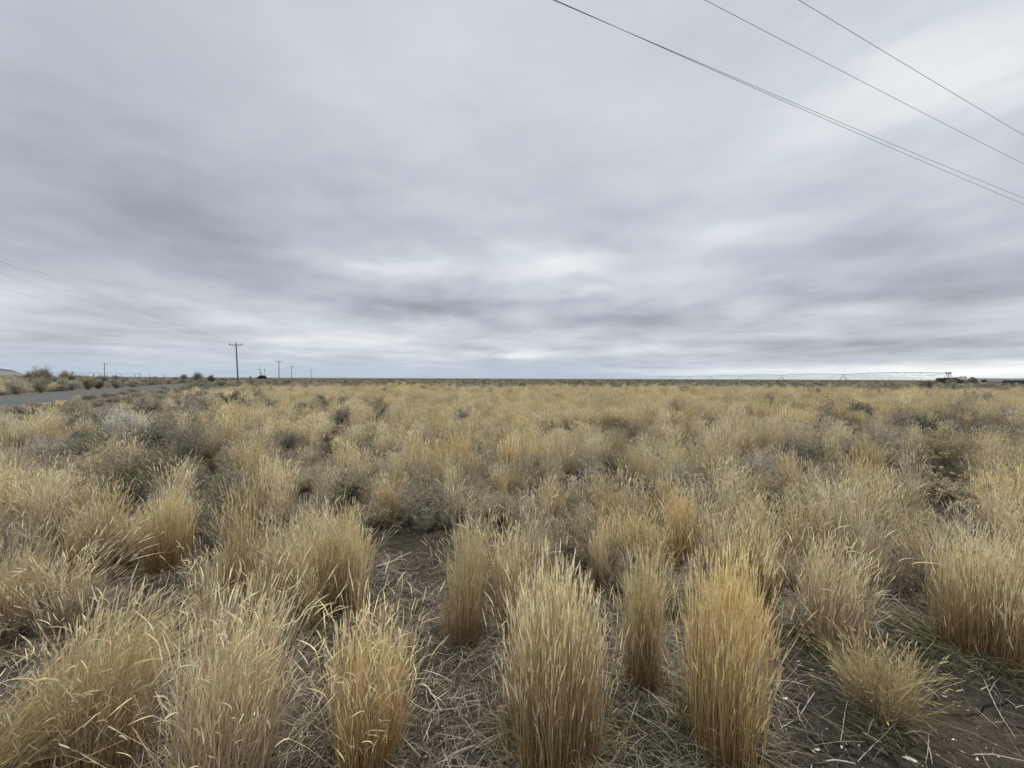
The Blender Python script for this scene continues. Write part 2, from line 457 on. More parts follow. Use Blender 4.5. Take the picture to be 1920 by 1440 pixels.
# ------------------------------------------------------------------ plant prototypes
def stem_lines(r, n, rad, h, splay, k=6, hvar=.16, bend=.10, lean=(0, 0), peak=0.0, nod=0.0, dn=.07):
    nc = max(5, min(16, n // 60)); cr = rad * .82 * np.sqrt(r.uniform(0, 1, nc)); ca = r.uniform(0, 2 * PI, nc)
    ci = r.integers(0, nc, n)
    bx = cr[ci] * np.cos(ca[ci]) + r.normal(0, .22 * rad, n); by = cr[ci] * np.sin(ca[ci]) + r.normal(0, .22 * rad, n)
    rr = np.minimum(np.hypot(bx, by), rad * 1.5); a = np.arctan2(by, bx)
    stray = r.uniform(0, 1, n) < .11
    dn = dn * np.where(stray, 4.0, 1.0)
    cH = (1 + .10 * r.normal(size=nc))[ci]
    H = h * (1 + hvar * (r.normal(size=n) - .35 * np.abs(r.normal(size=n)) * 2 * (rr / rad))).clip(.35, 1.2) * (1 - peak * np.minimum(rr / rad, 1.2) ** 1.5) * cH * np.where(stray, .75, 1)
    dx = np.cos(a) * (rr / rad) * splay + r.normal(0, dn, n) + lean[0]
    dy = np.sin(a) * (rr / rad) * splay + r.normal(0, dn, n) + lean[1]
    t = np.linspace(0, 1, k)[None, :]
    ba = r.uniform(0, 2 * PI, n); bm = np.abs(r.normal(0, bend, n))
    cx = np.cos(ba) * bm + lean[0] * .6; cy = np.sin(ba) * bm + lean[1] * .6
    nodm = nod * np.abs(r.normal(0, 1, n)) * (r.uniform(0, 1, n) < .45)
    x = bx[:, None] + H[:, None] * (dx[:, None] * t + cx[:, None] * t ** 3)
    y = by[:, None] + H[:, None] * (dy[:, None] * t + cy[:, None] * t ** 3)
    z = H[:, None] * (t - .18 * bm[:, None] * t ** 3) - .02
    P = np.stack([x, y, z], -1)
    kn = r.normal(0, .0085, P.shape); kn[:, 0] = 0; kn[:, :, 2] *= .3; P = P + kn.cumsum(1) * (h / .8)
    D = norm(P[:, -1] - P[:, -2])
    nd = np.stack([np.cos(ba), np.sin(ba), -0.35 + 0 * ba], -1) * nodm[:, None]
    return P, D, nd, H
def lerp(a, b, t): return np.array(a)[None, None, :] * (1 - t[..., None]) + np.array(b)[None, None, :] * t[..., None]
def jitter(C, r, s=.16):
    n = C.shape[0]; f = (1 + s * r.normal(size=(n, 1, 1))).clip(.5, 1.6)
    return (C * f).clip(0.01, .85)
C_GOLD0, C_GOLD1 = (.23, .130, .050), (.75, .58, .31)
C_STRAW0, C_STRAW1 = (.22, .16, .09), (.70, .56, .34)
C_HEAD, C_HEADP = (.78, .63, .37), (.84, .74, .52)
def tuft_geo(r, n, rad, h, splay=.12, wd=.0022, head=.075, hw=.0042, c0=C_GOLD0, c1=C_GOLD1, ch=C_HEAD,
             peak=.15, lean=(0, 0), nod=.35, bend=.10, headfrac=.7, hvar=.16, leaves=.6, cl=(.25, .21, .13), green=.15, dn=.07):
    Gs, Gh, Gl = Geo(), Geo(), Geo()
    P, D, nd, H = stem_lines(r, n, rad, h, splay, 6, hvar, bend, lean, peak, nod, dn)
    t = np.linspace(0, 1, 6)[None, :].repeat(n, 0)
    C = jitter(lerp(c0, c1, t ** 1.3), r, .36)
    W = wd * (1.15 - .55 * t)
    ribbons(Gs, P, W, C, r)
    # side leaves that leave the stem at an angle
    m = int(n * leaves); idx = r.integers(0, n, m); u = r.uniform(.1, .75, m)
    f = u * 5; i0 = f.astype(int); fr = (f - i0)[:, None]
    S = P[idx, i0] * (1 - fr) + P[idx, i0 + 1] * fr
    a = r.uniform(0, 2 * PI, m); L = r.uniform(.05, .15, m) * (h / .8)
    tt = np.linspace(0, 1, 4)[None, :, None]
    dv = np.stack([np.cos(a) * .55, np.sin(a) * .55, np.ones(m) * .8], -1)[:, None, :]
    Q = S[:, None, :] + dv * L[:, None, None] * tt + np.array([0, 0, -1.])[None, None, :] * (L[:, None, None] * .7 * tt ** 2)
    ribbons(Gs, Q, np.ones((m, 4)) * wd * np.array([1.0, .9, .6, .25]), jitter(lerp(c0, c1, np.full((m, 4), .55)), r), r)
    # seed heads
    hs = r.uniform(0, 1, n) < headfrac
    P2, D2, nd2 = P[hs, -1], D[hs], nd[hs]; m = len(P2)
    L = head * r.uniform(.55, 1.3, m)
    tt = np.linspace(0, 1, 5)
    Q = P2[:, None, :] + D2[:, None, :] * (L[:, None, None] * tt[None, :, None]) + nd2[:, None, :] * (L[:, None, None] * (tt ** 2)[None, :, None])
    Wh = hw * np.array([.35, 1.0, .9, .75, .15])[None, :] * r.uniform(.7, 1.25, (m, 1))
    ribbons(Gh, Q, Wh, jitter(lerp(ch, C_HEADP, r.uniform(0, .8, (m, 1)).repeat(5, 1)), r, .12), r, cross=True)
    # basal leaves, spreading and partly green
    m = int(n * .55); a = r.uniform(0, 2 * PI, m); rr = rad * r.uniform(.3, 1.25, m)
    S = np.stack([rr * np.cos(a), rr * np.sin(a), np.zeros(m) - .01], -1)
    L = r.uniform(.08, .30, m) * (h / .8)
    a2 = a + r.normal(0, .8, m); up = r.uniform(.25, 1.1, m)
    dv = np.stack([np.cos(a2), np.sin(a2), up], -1)[:, None, :]
    tt = np.linspace(0, 1, 5)[None, :, None]
    Q = S[:, None, :] + dv * L[:, None, None] * tt + np.array([0, 0, -1.])[None, None, :] * ((up * L)[:, None, None] * r.uniform(.6, .98, (m, 1, 1)) * tt ** 2)
    gm = (r.uniform(0, 1, m) < green)[:, None, None]
    C = jitter(lerp(tuple(.75 * c for c in cl), (.42, .34, .21), r.uniform(0, 1, (m, 1)).repeat(5, 1)), r, .25)
    C = np.where(gm, np.array([.060, .072, .032])[None, None, :], C)
    ribbons(Gl, Q, np.ones((m, 5)) * wd * np.array([1.4, 1.3, 1.1, .8, .3]), C, r)
    return Gs, Gh, Gl
def merge(*gs):
    G = Geo()
    for g in gs:
        if g.n == 0: continue
        v = np.concatenate(g.v); q = np.concatenate(g.q); c = np.concatenate(g.c); G.add(v, q, c)
    return G

def brush_geo(r, w_, h, nm=14, cb=(.20, .18, .155), ct=(.30, .275, .235), leaf=None, nleaf=0, lsize=.016,
              tops=None, ntops=0, twig=26, wd=.010, dome=1.0, tw=.0042, tip=.0022, up=.35, lsp=.030):
    """woody shrub: main stems > side branches > twigs > leaves"""
    Gb, Gf = Geo(), Geo()
    a = r.uniform(0, 2 * PI, nm); ang = np.sqrt(r.uniform(0, 1, nm)) * 1.12
    L = h * (1.05 - .25 * (ang / 1.1)) * r.uniform(.75, 1.1, nm)
    d = np.stack([np.cos(a) * np.sin(ang) * w_ / h, np.sin(a) * np.sin(ang) * w_ / h, np.cos(ang) * .95 + .12], -1)
    t5 = np.linspace(0, 1, 6)
    S = r.normal(0, .035, (nm, 3)) * [1, 1, 0]
    kn = r.normal(0, .05, (nm, 6, 3)).cumsum(1) * t5[None, :, None]
    P = S[:, None, :] + d[:, None, :] * (L[:, None] * t5[None, :])[..., None] * .5 * [1.0, 1.0, 1.55] + kn * h
    P[..., 2] = np.abs(P[..., 2]); P[:, 0, 2] = -.02
    ribbons(Gb, P, wd * (1.3 - t5)[None, :].repeat(nm, 0), jitter(lerp(cb, ct, t5[None, :].repeat(nm, 0) * .4), r), r, cross=True)
    def side(P, per, lo, hi, Lr, spread, k, wd, c0, c1, upk):
        n, kk = P.shape[:2]; m = n * per
        idx = np.repeat(np.arange(n), per); u = r.uniform(lo, hi, m) * (kk - 1)
        i0 = np.minimum(u.astype(int), kk - 2); fr = (u - i0)[:, None]
        S = P[idx, i0] * (1 - fr) + P[idx, i0 + 1] * fr
        T = norm(P[idx, i0 + 1] - P[idx, i0])
        D = norm(T + r.normal(0, spread, (m, 3)) + [0, 0, upk])
        L = Lr * r.uniform(.45, 1.2, m)
        t = np.linspace(0, 1, k)
        kn = r.normal(0, .09, (m, k, 3)).cumsum(1) * t[None, :, None]
        Q = S[:, None, :] + D[:, None, :] * (L[:, None] * t[None, :])[..., None] + kn * L[:, None, None]
        Q[..., 2] = np.maximum(Q[..., 2], .01)
        W = wd * (1.15 - .75 * t)[None, :].repeat(m, 0)
        ribbons(Gb, Q, W, jitter(lerp(c0, c1, t[None, :].repeat(m, 0)), r, .2), r)
        return Q
    Q1 = side(P, 9, .10, 1.0, h * .42, .55, 5, wd * .5, cb, ct, up)
    Q2 = side(Q1, max(2, int(twig / 9)), .2, 1.0, h * .22, .6, 4, tw, cb, ct, up)
    Q3 = side(Q2, 3, .3, 1.0, h * .12, .65, 3, tip, ct, ct, up)
    if leaf is not None and nleaf:
        src = np.concatenate([Q1[:, 1:].reshape(-1, 3), Q1[:, 2:].reshape(-1, 3), Q2[:, 1:].reshape(-1, 3), Q3.reshape(-1, 3)])
        idx = r.integers(0, len(src), nleaf); c = src[idx] + r.normal(0, lsp * h, (nleaf, 3))
        c[:, 2] = np.maximum(c[:, 2], .01)
        D = norm(r.normal(0, .7, (nleaf, 3)) + [0, 0, .8]); Ls = lsize * r.uniform(.6, 1.5, nleaf)
        t = np.array([0, .55, 1.])
        Q = c[:, None, :] + D[:, None, :] * (Ls[:, None] * t[None, :])[..., None]
        hgt = (c[:, 2] / h).clip(0, 1.1)
        C = jitter(np.array(leaf)[None, None, :] * np.ones((nleaf, 3, 1)), r, .22)
        ribbons(Gf, Q, Ls[:, None] * np.array([.12, .34, .10])[None, :], C, r)
    if tops is not None and ntops:
        src = Q3[:, -1]; src = src[src[:, 2] > h * .55]
        if len(src):
            idx = r.integers(0, len(src), ntops); c = src[idx] + r.normal(0, .012, (ntops, 3)) * [1, 1, .5]
            D = norm(r.normal(0, .9, (ntops, 3)) + [0, 0, .6]); Ls = .018 * r.uniform(.6, 1.5, ntops)
            t = np.array([0, .5, 1.])
            Q = c[:, None, :] + D[:, None, :] * (Ls[:, None] * t[None, :])[..., None]
            ribbons(Gf, Q, Ls[:, None] * np.array([.3, .6, .3])[None, :], jitter(np.array(tops)[None, None, :] * np.ones((ntops, 3, 1)), r, .2), r)
    return Gb, Gf

# ------------------------------------------------------------------ hand-placed foreground tufts
def rr_(s): return np.random.default_rng(s)
KIND = {
    'gold': dict(c0=C_GOLD0, c1=C_GOLD1, ch=(.80, .64, .36), splay=.07, nod=.15, peak=.22, dn=.045, bend=.05, headfrac=.5, hvar=.2, leaves=.3),
    'straw': dict(c0=(.24, .14, .06), c1=(.72, .565, .33), ch=(.84, .71, .47), splay=.10, nod=.55, peak=.16, head=.072, hw=.0044, hvar=.26, dn=.07, headfrac=.40, leaves=.25),
    'loose': dict(c0=C_STRAW0, c1=C_STRAW1, ch=(.78, .66, .44), splay=.18, nod=.6, peak=.15, hvar=.28, bend=.16, head=.075, hw=.0055, headfrac=.45, dn=.12),
    'fine': dict(c0=(.30, .23, .115), c1=(.56, .45, .24), ch=(.60, .49, .27), splay=.40, nod=.4, peak=.25, hvar=.25, bend=.3, headfrac=.25, head=.035, leaves=1.2, dn=.14),
}
LAND = []
CLEARS = []     # (x, y, r) sight lines towards shrubs that the field must not cover
FLOOR = []       # (x, y, r) keep-clear discs for the scattered plants
def hand_tuft(px, pyb, pyt, wpx, kind, label, n=1100, lean=(0, 0), seed=0, **kw):
    x, y = at(px, pyb)
    h = (EYE - (pyt - 709.5) / FPX * y) * (.84 if kind == 'gold' else .84)
    rad = wpx / FPX * y * .5 * {'gold': .84, 'straw': .64, 'loose': .60, 'fine': .56}[kind]
    k = dict(KIND[kind]); k.update(kw)
    Gs, Gh, Gl = tuft_geo(rr_(1000 + seed), n, rad, h, lean=lean, **k)
    root = empty('bunchgrass', (x, y, float(ground_z(x, y))))
    tag(root, label, 'grass tuft', 'bunchgrass tufts growing across the foreground')
    if y < 4.2:
        link_mesh('stems', Gs.mesh('stems'), M_GRASS, root)
        tag(link_mesh('seed_heads', Gh.mesh('seed_heads'), M_GRASS, root), kind='stuff')
        tag(link_mesh('basal_leaves', Gl.mesh('basal_leaves'), M_GRASS, root), kind='stuff')
    else: link_mesh('stems', merge(Gs, Gh, Gl).mesh('stems'), M_GRASS, root)
    LAND.append((x, y, label))
    FLOOR.append((x, y, rad * 1.1))
    return root
HT = [
 (1040, 1410, 1035, 205, 'gold', 'tall dense golden tuft rising to a peak, at bottom centre of the foreground', 1900, (0, .02)),
 (1207, 1290, 1015, 72, 'gold', 'narrow upright golden tuft between the two broad golden tufts at bottom centre', 700, (0, 0)),
 (1345, 1395, 1045, 180, 'gold', 'broad amber tuft with flat bushy top beside the bare dark soil', 1800, (.02, 0)),
 (690, 1415, 1120, 190, 'straw', 'straw tuft with pale nodding seed heads, left of the white curved twig', 1300, (.02, .02)),
 (415, 1480, 1085, 250, 'straw', 'large golden tuft with fanned pale heads, in front of the nodding pair at bottom left', 1900, (.06, .02)),
 (180, 1440, 1075, 210, 'straw', 'loose golden tuft with long nodding heads near the bottom left corner', 1400, (.08, .0)),
 (-10, 1470, 1150, 170, 'fine', 'windswept fine tuft bent over to the right at the bottom left corner', 1300, (.50, .25)),
 (575, 1150, 925, 105, 'straw', 'upright tan tuft with curled pale heads behind the bare litter left of centre', 900, (0, 0)),
 (665, 1150, 940, 70, 'gold', 'slim tan tuft touching the right side of the curled-head tuft', 450, (0, 0)),
 (325, 1045, 895, 85, 'gold', 'stubby golden tuft with dark base standing below the green-grey brush', 800, (0, 0)),
 (862, 1200, 960, 85, 'gold', 'slender straw tuft with thin spiky top left of the peaked golden tuft', 600, (0, 0)),
 (960, 1195, 960, 85, 'straw', 'thin see-through tuft directly behind the left flank of the peaked golden tuft', 480, (0, 0)),
 (22, 1200, 955, 95, 'straw', 'yellow tuft cut by the left edge of the frame', 900, (.1, .0)),
 (110, 1170, 960, 80, 'loose', 'sparse tuft with long arching heads near the left edge', 320, (.3, .1)),
 (1150, 1100, 930, 90, 'gold', 'straight tan tuft behind the gap between the golden tufts', 650, (0, 0)),
 (1270, 1065, 885, 85, 'gold', 'reddish tan tuft standing tall behind the narrow golden tuft', 750, (0, 0)),
 (1405, 1110, 945, 100, 'gold', 'amber tuft directly behind the broad amber tuft', 750, (.02, 0)),
 (1560, 1205, 985, 150, 'straw', 'wide straw tuft leaning towards the bare soil with bright nodding heads', 1200, (.06, -.02)),
 (1650, 1340, 1170, 115, 'fine', 'short fuzzy tuft sprawling alone on the litter beside bare soil', 1300, (.05, 0)),
 (1830, 1215, 1000, 190, 'gold', 'broad yellow-green tuft with reddish centre behind the bare dark soil', 1500, (0, 0)),
 (1915, 1205, 985, 110, 'gold', 'golden tuft cut by the right edge of the frame', 800, (0, 0)),
 (1750, 1110, 940, 120, 'loose', 'pale tuft with bent whitish heads behind the yellow-green tuft', 650, (-.05, 0)),
 (440, 1085, 965, 140, 'fine', 'fuzzy pale tuft spreading between the green brush and the large golden tuft', 1000, (.05, 0)),
 (170, 1050, 925, 90, 'straw', 'pale tuft with hooked heads at the left, below the green brush', 600, (0, 0)),
 (955, 895, 788, 48, 'gold', 'lone square-topped yellow tuft standing out in the middle distance at centre', 700, (0, 0)),
 (850, 900, 785, 95, 'gold', 'wide golden tuft with fluted sides left of the lone square-topped tuft', 900, (0, 0)),
 (785, 900, 795, 60, 'straw', 'white-crested tuft next to the fluted golden tuft', 500, (0, 0)),
 (1205, 848, 745, 60, 'loose', 'tall fan-shaped tuft opening in a V in the middle distance', 450, (0, 0)),
 (515, 950, 830, 80, 'gold', 'golden tuft with heavy top above the green brush left of centre', 700, (0, 0)),
 (460, 905, 795, 90, 'straw', 'straw tuft leaning right beside the big olive brush', 650, (.1, 0)),
 (1000, 1010, 895, 110, 'straw', 'straw tuft with upright pale heads below the grey patch at centre', 650, (0, 0)),
 (640, 895, 800, 110, 'straw', 'wide pale tuft in the middle distance left of the fluted tuft', 700, (0, 0)),
 (730, 960, 860, 90, 'straw', 'tan tuft behind the grey-green weed bush', 550, (0, 0)),
 (1500, 1060, 930, 100, 'straw', 'straw tuft between the amber tuft and the wide leaning tuft', 600, (0, 0)),
 (1640, 1090, 950, 90, 'loose', 'thin tuft with whitish bent heads behind the wide leaning tuft', 350, (0, 0)),
 (1350, 960, 850, 120, 'loose', 'pale feathery tuft at right of centre in the middle distance', 450, (0, 0)),
 (1870, 990, 850, 100, 'gold', 'yellow-tan tuft near the right edge beneath the flat-topped brush', 700, (0, 0)),
 (60, 990, 880, 120, 'loose', 'dull straw tuft near the left edge behind the yellow edge tuft', 450, (0, 0)),
 (1180, 980, 870, 90, 'straw', 'tan tuft standing behind the straight tan tuft', 500, (0, 0)),
 (1090, 960, 860, 80, 'straw', 'narrow pale tuft right of the upright pale-headed tuft', 450, (0, 0)),
]
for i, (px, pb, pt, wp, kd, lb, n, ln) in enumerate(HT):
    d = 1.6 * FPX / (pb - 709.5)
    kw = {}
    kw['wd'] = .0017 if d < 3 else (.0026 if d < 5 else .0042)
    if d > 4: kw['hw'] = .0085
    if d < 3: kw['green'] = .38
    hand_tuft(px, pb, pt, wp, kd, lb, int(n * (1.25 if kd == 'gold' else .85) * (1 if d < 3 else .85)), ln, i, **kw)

# ------------------------------------------------------------------ hand-placed shrubs
BR = {
 'sage': dict(cb=(.10, .085, .07), ct=(.20, .18, .14), leaf=(.275, .255, .180), nleaf=9500, lsize=.022),
 'darksage': dict(cb=(.05, .045, .038), ct=(.10, .095, .075), leaf=(.125, .118, .080), nleaf=11000, lsize=.024),
 'olive': dict(cb=(.12, .10, .075), ct=(.24, .215, .155), leaf=(.32, .285, .20), nleaf=9000, lsize=.018, up=.7),
 'greyfuzz': dict(cb=(.15, .135, .115), ct=(.36, .325, .27), leaf=(.48, .43, .34), nleaf=7000, lsize=.016),
 'dead': dict(cb=(.085, .075, .07), ct=(.225, .20, .165), leaf=(.30, .27, .215), nleaf=4000, lsize=.015),
 'silver': dict(cb=(.34, .33, .31), ct=(.60, .59, .55), leaf=(.58, .57, .53), nleaf=1200, lsize=.03, wd=.022, nm=40, tw=.011, tip=.008, up=.2),
 'rabbit': dict(cb=(.13, .11, .085), ct=(.27, .24, .17), leaf=(.30, .265, .18), nleaf=9000, lsize=.018, tops=(.58, .49, .30), ntops=4500, up=.6),
 'red': dict(cb=(.09, .06, .045), ct=(.20, .125, .085), leaf=(.24, .16, .11), nleaf=2500, lsize=.016),
}
SHRUBS_AT = []
def make_brush_meshes(kind, w_, h, seed, y=5.0):
    k = dict(BR[kind])
    if y > 12: k['lsize'] = .036; k['tw'] = .007; k['tip'] = .005
    if y > 40: k['nleaf'] = max(k['nleaf'], 12000); k['lsize'] = .045; k['lsp'] = .08; k['up'] = .8; k['nm'] = 26
    Gb, Gf = brush_geo(rr_(5000 + seed), w_, h, **k)
    return Gb.mesh('branches'), Gf.mesh('foliage')
def hand_brush(px, pyb, pyt, wpx, kind, label, seed, depth=None, cat='shrub'):
    if depth is None: x, y = at(px, pyb)
    else: x, y = (px - 960) / FPX * depth, depth
    z = float(ground_z(x, y))
    top = EYE - (pyt - (709.5 + (px - 960) * .0038)) / FPX * y
    h = max(.3, top - z); w_ = wpx / FPX * y * (.46 if depth is None else .42); top += .06 if 4 < y < 30 else 0
    sc = 1.0
    if y > 25: h2, w2, sc = .9, .9 * w_ / h, h / .9
    else: h2, w2 = h, w_
    mb, mf = make_brush_meshes(kind, w2, h2, seed, y)
    root = empty('brush_plant' if kind in ('dead', 'silver', 'greyfuzz', 'red') else ('rabbitbrush' if kind == 'rabbit' else 'sagebrush'), (x, y, z), random.uniform(0, 6))
    root.scale = (sc, sc, sc)
    tag(root, label, cat, 'shrubs scattered over the plain')
    link_mesh('branches', mb, M_BRUSH, root); link_mesh('foliage', mf, M_LEAF, root)
    FLOOR.append((x, y, w_ * .35)); CLEARS.append((x, y, w_)); LAND.append((x, y, label))
    return root
HB = [
 (238, 838, 775, 125, 'silver', 'silvery white dead bush with radiating bare twigs'),
 (360, 880, 775, 190, 'olive', 'big olive feathery bush with dark stems right of the silver dead bush'),
 (432, 772, 738, 48, 'darksage', 'dark green round sagebrush with near-black centre, on the left in the middle distance'),
 (381, 768, 742, 36, 'darksage', 'small dark sagebrush just left of the near-black one'),
 (250, 960, 850, 190, 'sage', 'green-grey leafy sagebrush behind the stubby golden tuft'),
 (430, 965, 875, 130, 'sage', 'dull green sagebrush between two straw tufts left of centre'),
 (655, 960, 898, 80, 'sage', 'small bluish green sagebrush peeking over the slim tan tuft'),
 (800, 990, 905, 130, 'olive', 'grey-green weed bush in the hollow left of centre'),
 (170, 870, 810, 90, 'sage', 'grey sagebrush at the lower left side of the silver dead bush'),
 (90, 870, 820, 150, 'greyfuzz', 'pale pinkish grey fuzzy bush at far left below the road'),
 (150, 800, 757, 110, 'olive', 'olive bush at the near edge of the road'),
 (280, 790, 745, 100, 'olive', 'wide brown-green bush above the silver dead bush'),
 (600, 765, 742, 40, 'sage', 'small green-grey sagebrush, uppermost of the group left of centre'),
 (565, 782, 760, 34, 'sage', 'small grey sagebrush left in the group left of centre'),
 (640, 796, 762, 62, 'dead', 'purplish brown twiggy bush in the group left of centre'),
 (708, 778, 747, 46, 'sage', 'rounded grey-green sagebrush at the right of the group left of centre'),
 (715, 806, 778, 52, 'darksage', 'low dark sagebrush just below the rounded grey-green one'),
 (500, 776, 752, 50, 'sage', 'faded sagebrush right of the near-black sagebrush'),
 (540, 850, 808, 60, 'dead', 'dark twiggy bush behind the heavy-topped golden tuft'),
 (1790, 828, 762, 150, 'dead', 'large dark grey twiggy bush on the right in the middle distance'),
 (1700, 815, 775, 110, 'dead', 'grey twiggy bush merging with the left side of the large dark grey one'),
 (1770, 900, 818, 190, 'rabbit', 'flat-topped rabbitbrush with yellow-tan flower clusters at right'),
 (1838, 768, 745, 70, 'darksage', 'dark low sagebrush right of and beyond the large dark grey bush'),
 (1610, 785, 757, 80, 'dead', 'grey-purple twiggy bush in the right middle distance'),
 (1552, 768, 748, 44, 'dead', 'small spiky dark bush left of the grey-purple one'),
 (1510, 860, 785, 190, 'greyfuzz', 'broad fuzzy grey bush with bare dark sticks at right of centre'),
 (1640, 850, 790, 150, 'greyfuzz', 'pale grey tangled bush left of the flat-topped rabbitbrush'),
 (1735, 732, 718, 56, 'darksage', 'brownish dark sagebrush on the plain below the boulders'),
 (1440, 765, 742, 40, 'dead', 'dark bare bush standing in golden grass right of centre'),
 (1290, 742, 728, 34, 'darksage', 'tiny dark sagebrush in golden grass beyond the V-shaped tuft'),
 (1275, 778, 755, 70, 'dead', 'brown twiggy bush right of the V-shaped tuft'),
 (1330, 815, 785, 60, 'dead', 'low brown bush in the centre right middle distance'),
 (1150, 735, 726, 20, 'darksage', 'tiny brown sagebrush far off in golden grass, right of centre'),
 (1890, 800, 770, 90, 'greyfuzz', 'grey fuzzy bush at the right edge in the middle distance'),
 (1910, 760, 740, 60, 'dead', 'dark brown bush at the right edge beyond the fuzzy one'),
 (1785, 985, 905, 150, 'rabbit', 'tan-topped rabbitbrush with dark hollow, nearer of the two at right'),
 (1110, 900, 850, 130, 'greyfuzz', 'pale grey tangled bush right of the lone square-topped tuft'),
 (1260, 940, 870, 160, 'greyfuzz', 'broad silver-grey tangle of weeds right of centre'),
 (1160, 815, 785, 90, 'olive', 'olive bush low in the golden grass left of the V-shaped tuft'),
 (1420, 910, 850, 130, 'greyfuzz', 'grey-tan tangled bush below the broad fuzzy bush with sticks'),
 (860, 805, 770, 40, 'dead', 'small dark bush above the fluted golden tuft'),
]
for i, (px, pb, pt, wp, kd, lb) in enumerate(HB):
    hand_brush(px, pb, pt, wp, kd, lb, i)
# bushes standing against the sky on the left, beyond the road
HB2 = [
 (80, 694, 30, 'sage', 48, 'tall sagebrush breaking the skyline beyond the road at far left'),
 (55, 700, 26, 'sage', 50, 'lower sagebrush on the skyline left of the tall one'),
 (122, 700, 14, 'sage', 62, 'spiky dark sagebrush on the skyline beyond the road'),
 (371, 702, 22, 'sage', 120, 'rounded dark bush on the skyline left of the nearest power pole'),
 (345, 704, 14, 'sage', 125, 'small bush on the skyline just left of the rounded dark one'),
 (396, 706, 30, 'darksage', 115, 'low dark bush at the road bend near the nearest power pole'),
 (196, 707, 18, 'dead', 62, 'reddish brown bush beneath the lone far pole beyond the road'),
]
for i, (px, pt, wp, kd, dp, lb) in enumerate(HB2):
    hand_brush(px, 0, pt, wp, kd, lb, 100 + i, depth=dp)
HB3 = [
 (185, 729, 716, 26, 'darksage', 'dark rounded bush on the far verge of the road, left of a pair'),
 (218, 729, 717, 24, 'dead', 'brown rounded bush on the far verge of the road, right of a pair'),
 (118, 734, 722, 26, 'sage', 'dull green bush on the far verge of the road'),
 (30, 741, 706, 60, 'greyfuzz', 'bushy pale weed clump at the left edge beyond the road'),
 (75, 738, 710, 50, 'olive', 'olive-tan weed clump beyond the road at far left'),
 (135, 733, 711, 40, 'greyfuzz', 'pale weed clump beyond the road below the spiky skyline bush'),
 (165, 731, 709, 34, 'rabbit', 'yellowish weed clump on the far verge of the road'),
 (250, 727, 712, 34, 'greyfuzz', 'pale weed clump on the far verge where the road narrows'),
]
for i, (px, pb, pt, wp, kd, lb) in enumerate(HB3):
    hand_brush(px, pb, pt, wp, kd, lb, 140 + i)
# bare dark sticks standing out of the fuzzy bush are part of that bush's own branches

SHORT = {}
for a, b in {
 'tall dense golden': 'peaked golden tuft', 'narrow upright golden': 'narrow upright tuft', 'broad amber tuft with': 'broad amber tuft',
 'upright tan tuft with curled': 'curled-head tan tuft', 'stubby golden': 'stubby golden tuft', 'slender straw tuft': 'slender spiky tuft',
 'yellow tuft cut by the left': 'yellow left-edge tuft', 'straight tan': 'straight tan tuft', 'reddish tan': 'reddish tan tuft',
 'wide straw tuft leaning': 'wide leaning tuft', 'short fuzzy tuft sprawling': 'short fuzzy tuft', 'broad yellow-green': 'broad yellow-green tuft',
 'lone square-topped': 'lone square-topped tuft', 'wide golden tuft with fluted': 'fluted golden tuft', 'tall fan-shaped': 'fan-shaped tuft',
 'golden tuft with heavy': 'heavy-topped tuft', 'silvery white dead': 'silver dead bush', 'big olive': 'big olive bush',
 'dark green round': 'near-black sagebrush', 'green-grey leafy': 'green-grey sagebrush', 'grey-green weed bush': 'grey-green weed bush',
 'large dark grey': 'large dark twiggy bush', 'flat-topped rabbitbrush': 'flat-topped rabbitbrush', 'tan-topped rabbitbrush': 'tan-topped rabbitbrush',
 'broad fuzzy grey': 'fuzzy bush with sticks', 'broad silver-grey': 'silver-grey weed tangle', 'grey-purple twiggy': 'grey-purple bush',
 'rounded grey-green': 'rounded grey-green sagebrush', 'dark bare bush standing': 'dark bare bush in gold grass', 'olive bush at the near': 'olive roadside bush',
 'fuzzy pale tuft spreading': 'fuzzy pale tuft', 'large golden tuft with fanned': 'fanned golden tuft', 'straw tuft with pale nodding': 'pale nodding tuft',
 'pale tuft with bent whitish': 'whitish bent-head tuft', 'yellow-tan tuft near the right': 'yellow-tan right-edge tuft', 'pale pinkish': 'pinkish fuzzy bush',
 'dark low sagebrush right': 'dark low right sagebrush', 'pale feathery': 'feathery pale tuft', 'golden tuft cut by the right': 'cut-off right-edge tuft',
 'tiny dark sagebrush': 'tiny dark sagebrush', 'brownish dark sagebrush': 'sagebrush below the boulders',
}.items():
    for l in LAND:
        if l[2].startswith(a): SHORT[l[2]] = b
# ------------------------------------------------------------------ mid-detail prototypes for the field
def coll(name):
    c = bpy.data.collections.new(name); COL.children.link(c); return c
def proto(name, G, mat, c):
    if c is None: c = COL
    me = G.mesh(name); me.materials.append(mat)
    o = bpy.data.objects.new(name, me); c.objects.link(o); return o
C_G, C_S, C_F, C_W = coll('field_golden'), coll('field_straw'), coll('field_fuzz'), coll('field_shrubs')
C_NS, C_NF = coll('near_straw'), coll('near_fuzz')
PG, PS, PF, PW, NG, NS, NF = [], [], [], [], [], [], []
SK = dict(c0=C_STRAW0, c1=(.68, .55, .33), ch=(.80, .69, .45), leaves=.8, green=.06)
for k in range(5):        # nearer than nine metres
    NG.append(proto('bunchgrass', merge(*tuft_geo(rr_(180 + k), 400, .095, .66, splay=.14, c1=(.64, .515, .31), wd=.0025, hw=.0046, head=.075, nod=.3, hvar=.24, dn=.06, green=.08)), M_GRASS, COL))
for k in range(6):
    NS.append(proto('bunchgrass', merge(*tuft_geo(rr_(190 + k), 250, .10, .54, splay=.14, wd=.0023, hw=.0042, head=.07, nod=.45, hvar=.30, bend=.12, dn=.08, **SK)), M_GRASS, C_NS))
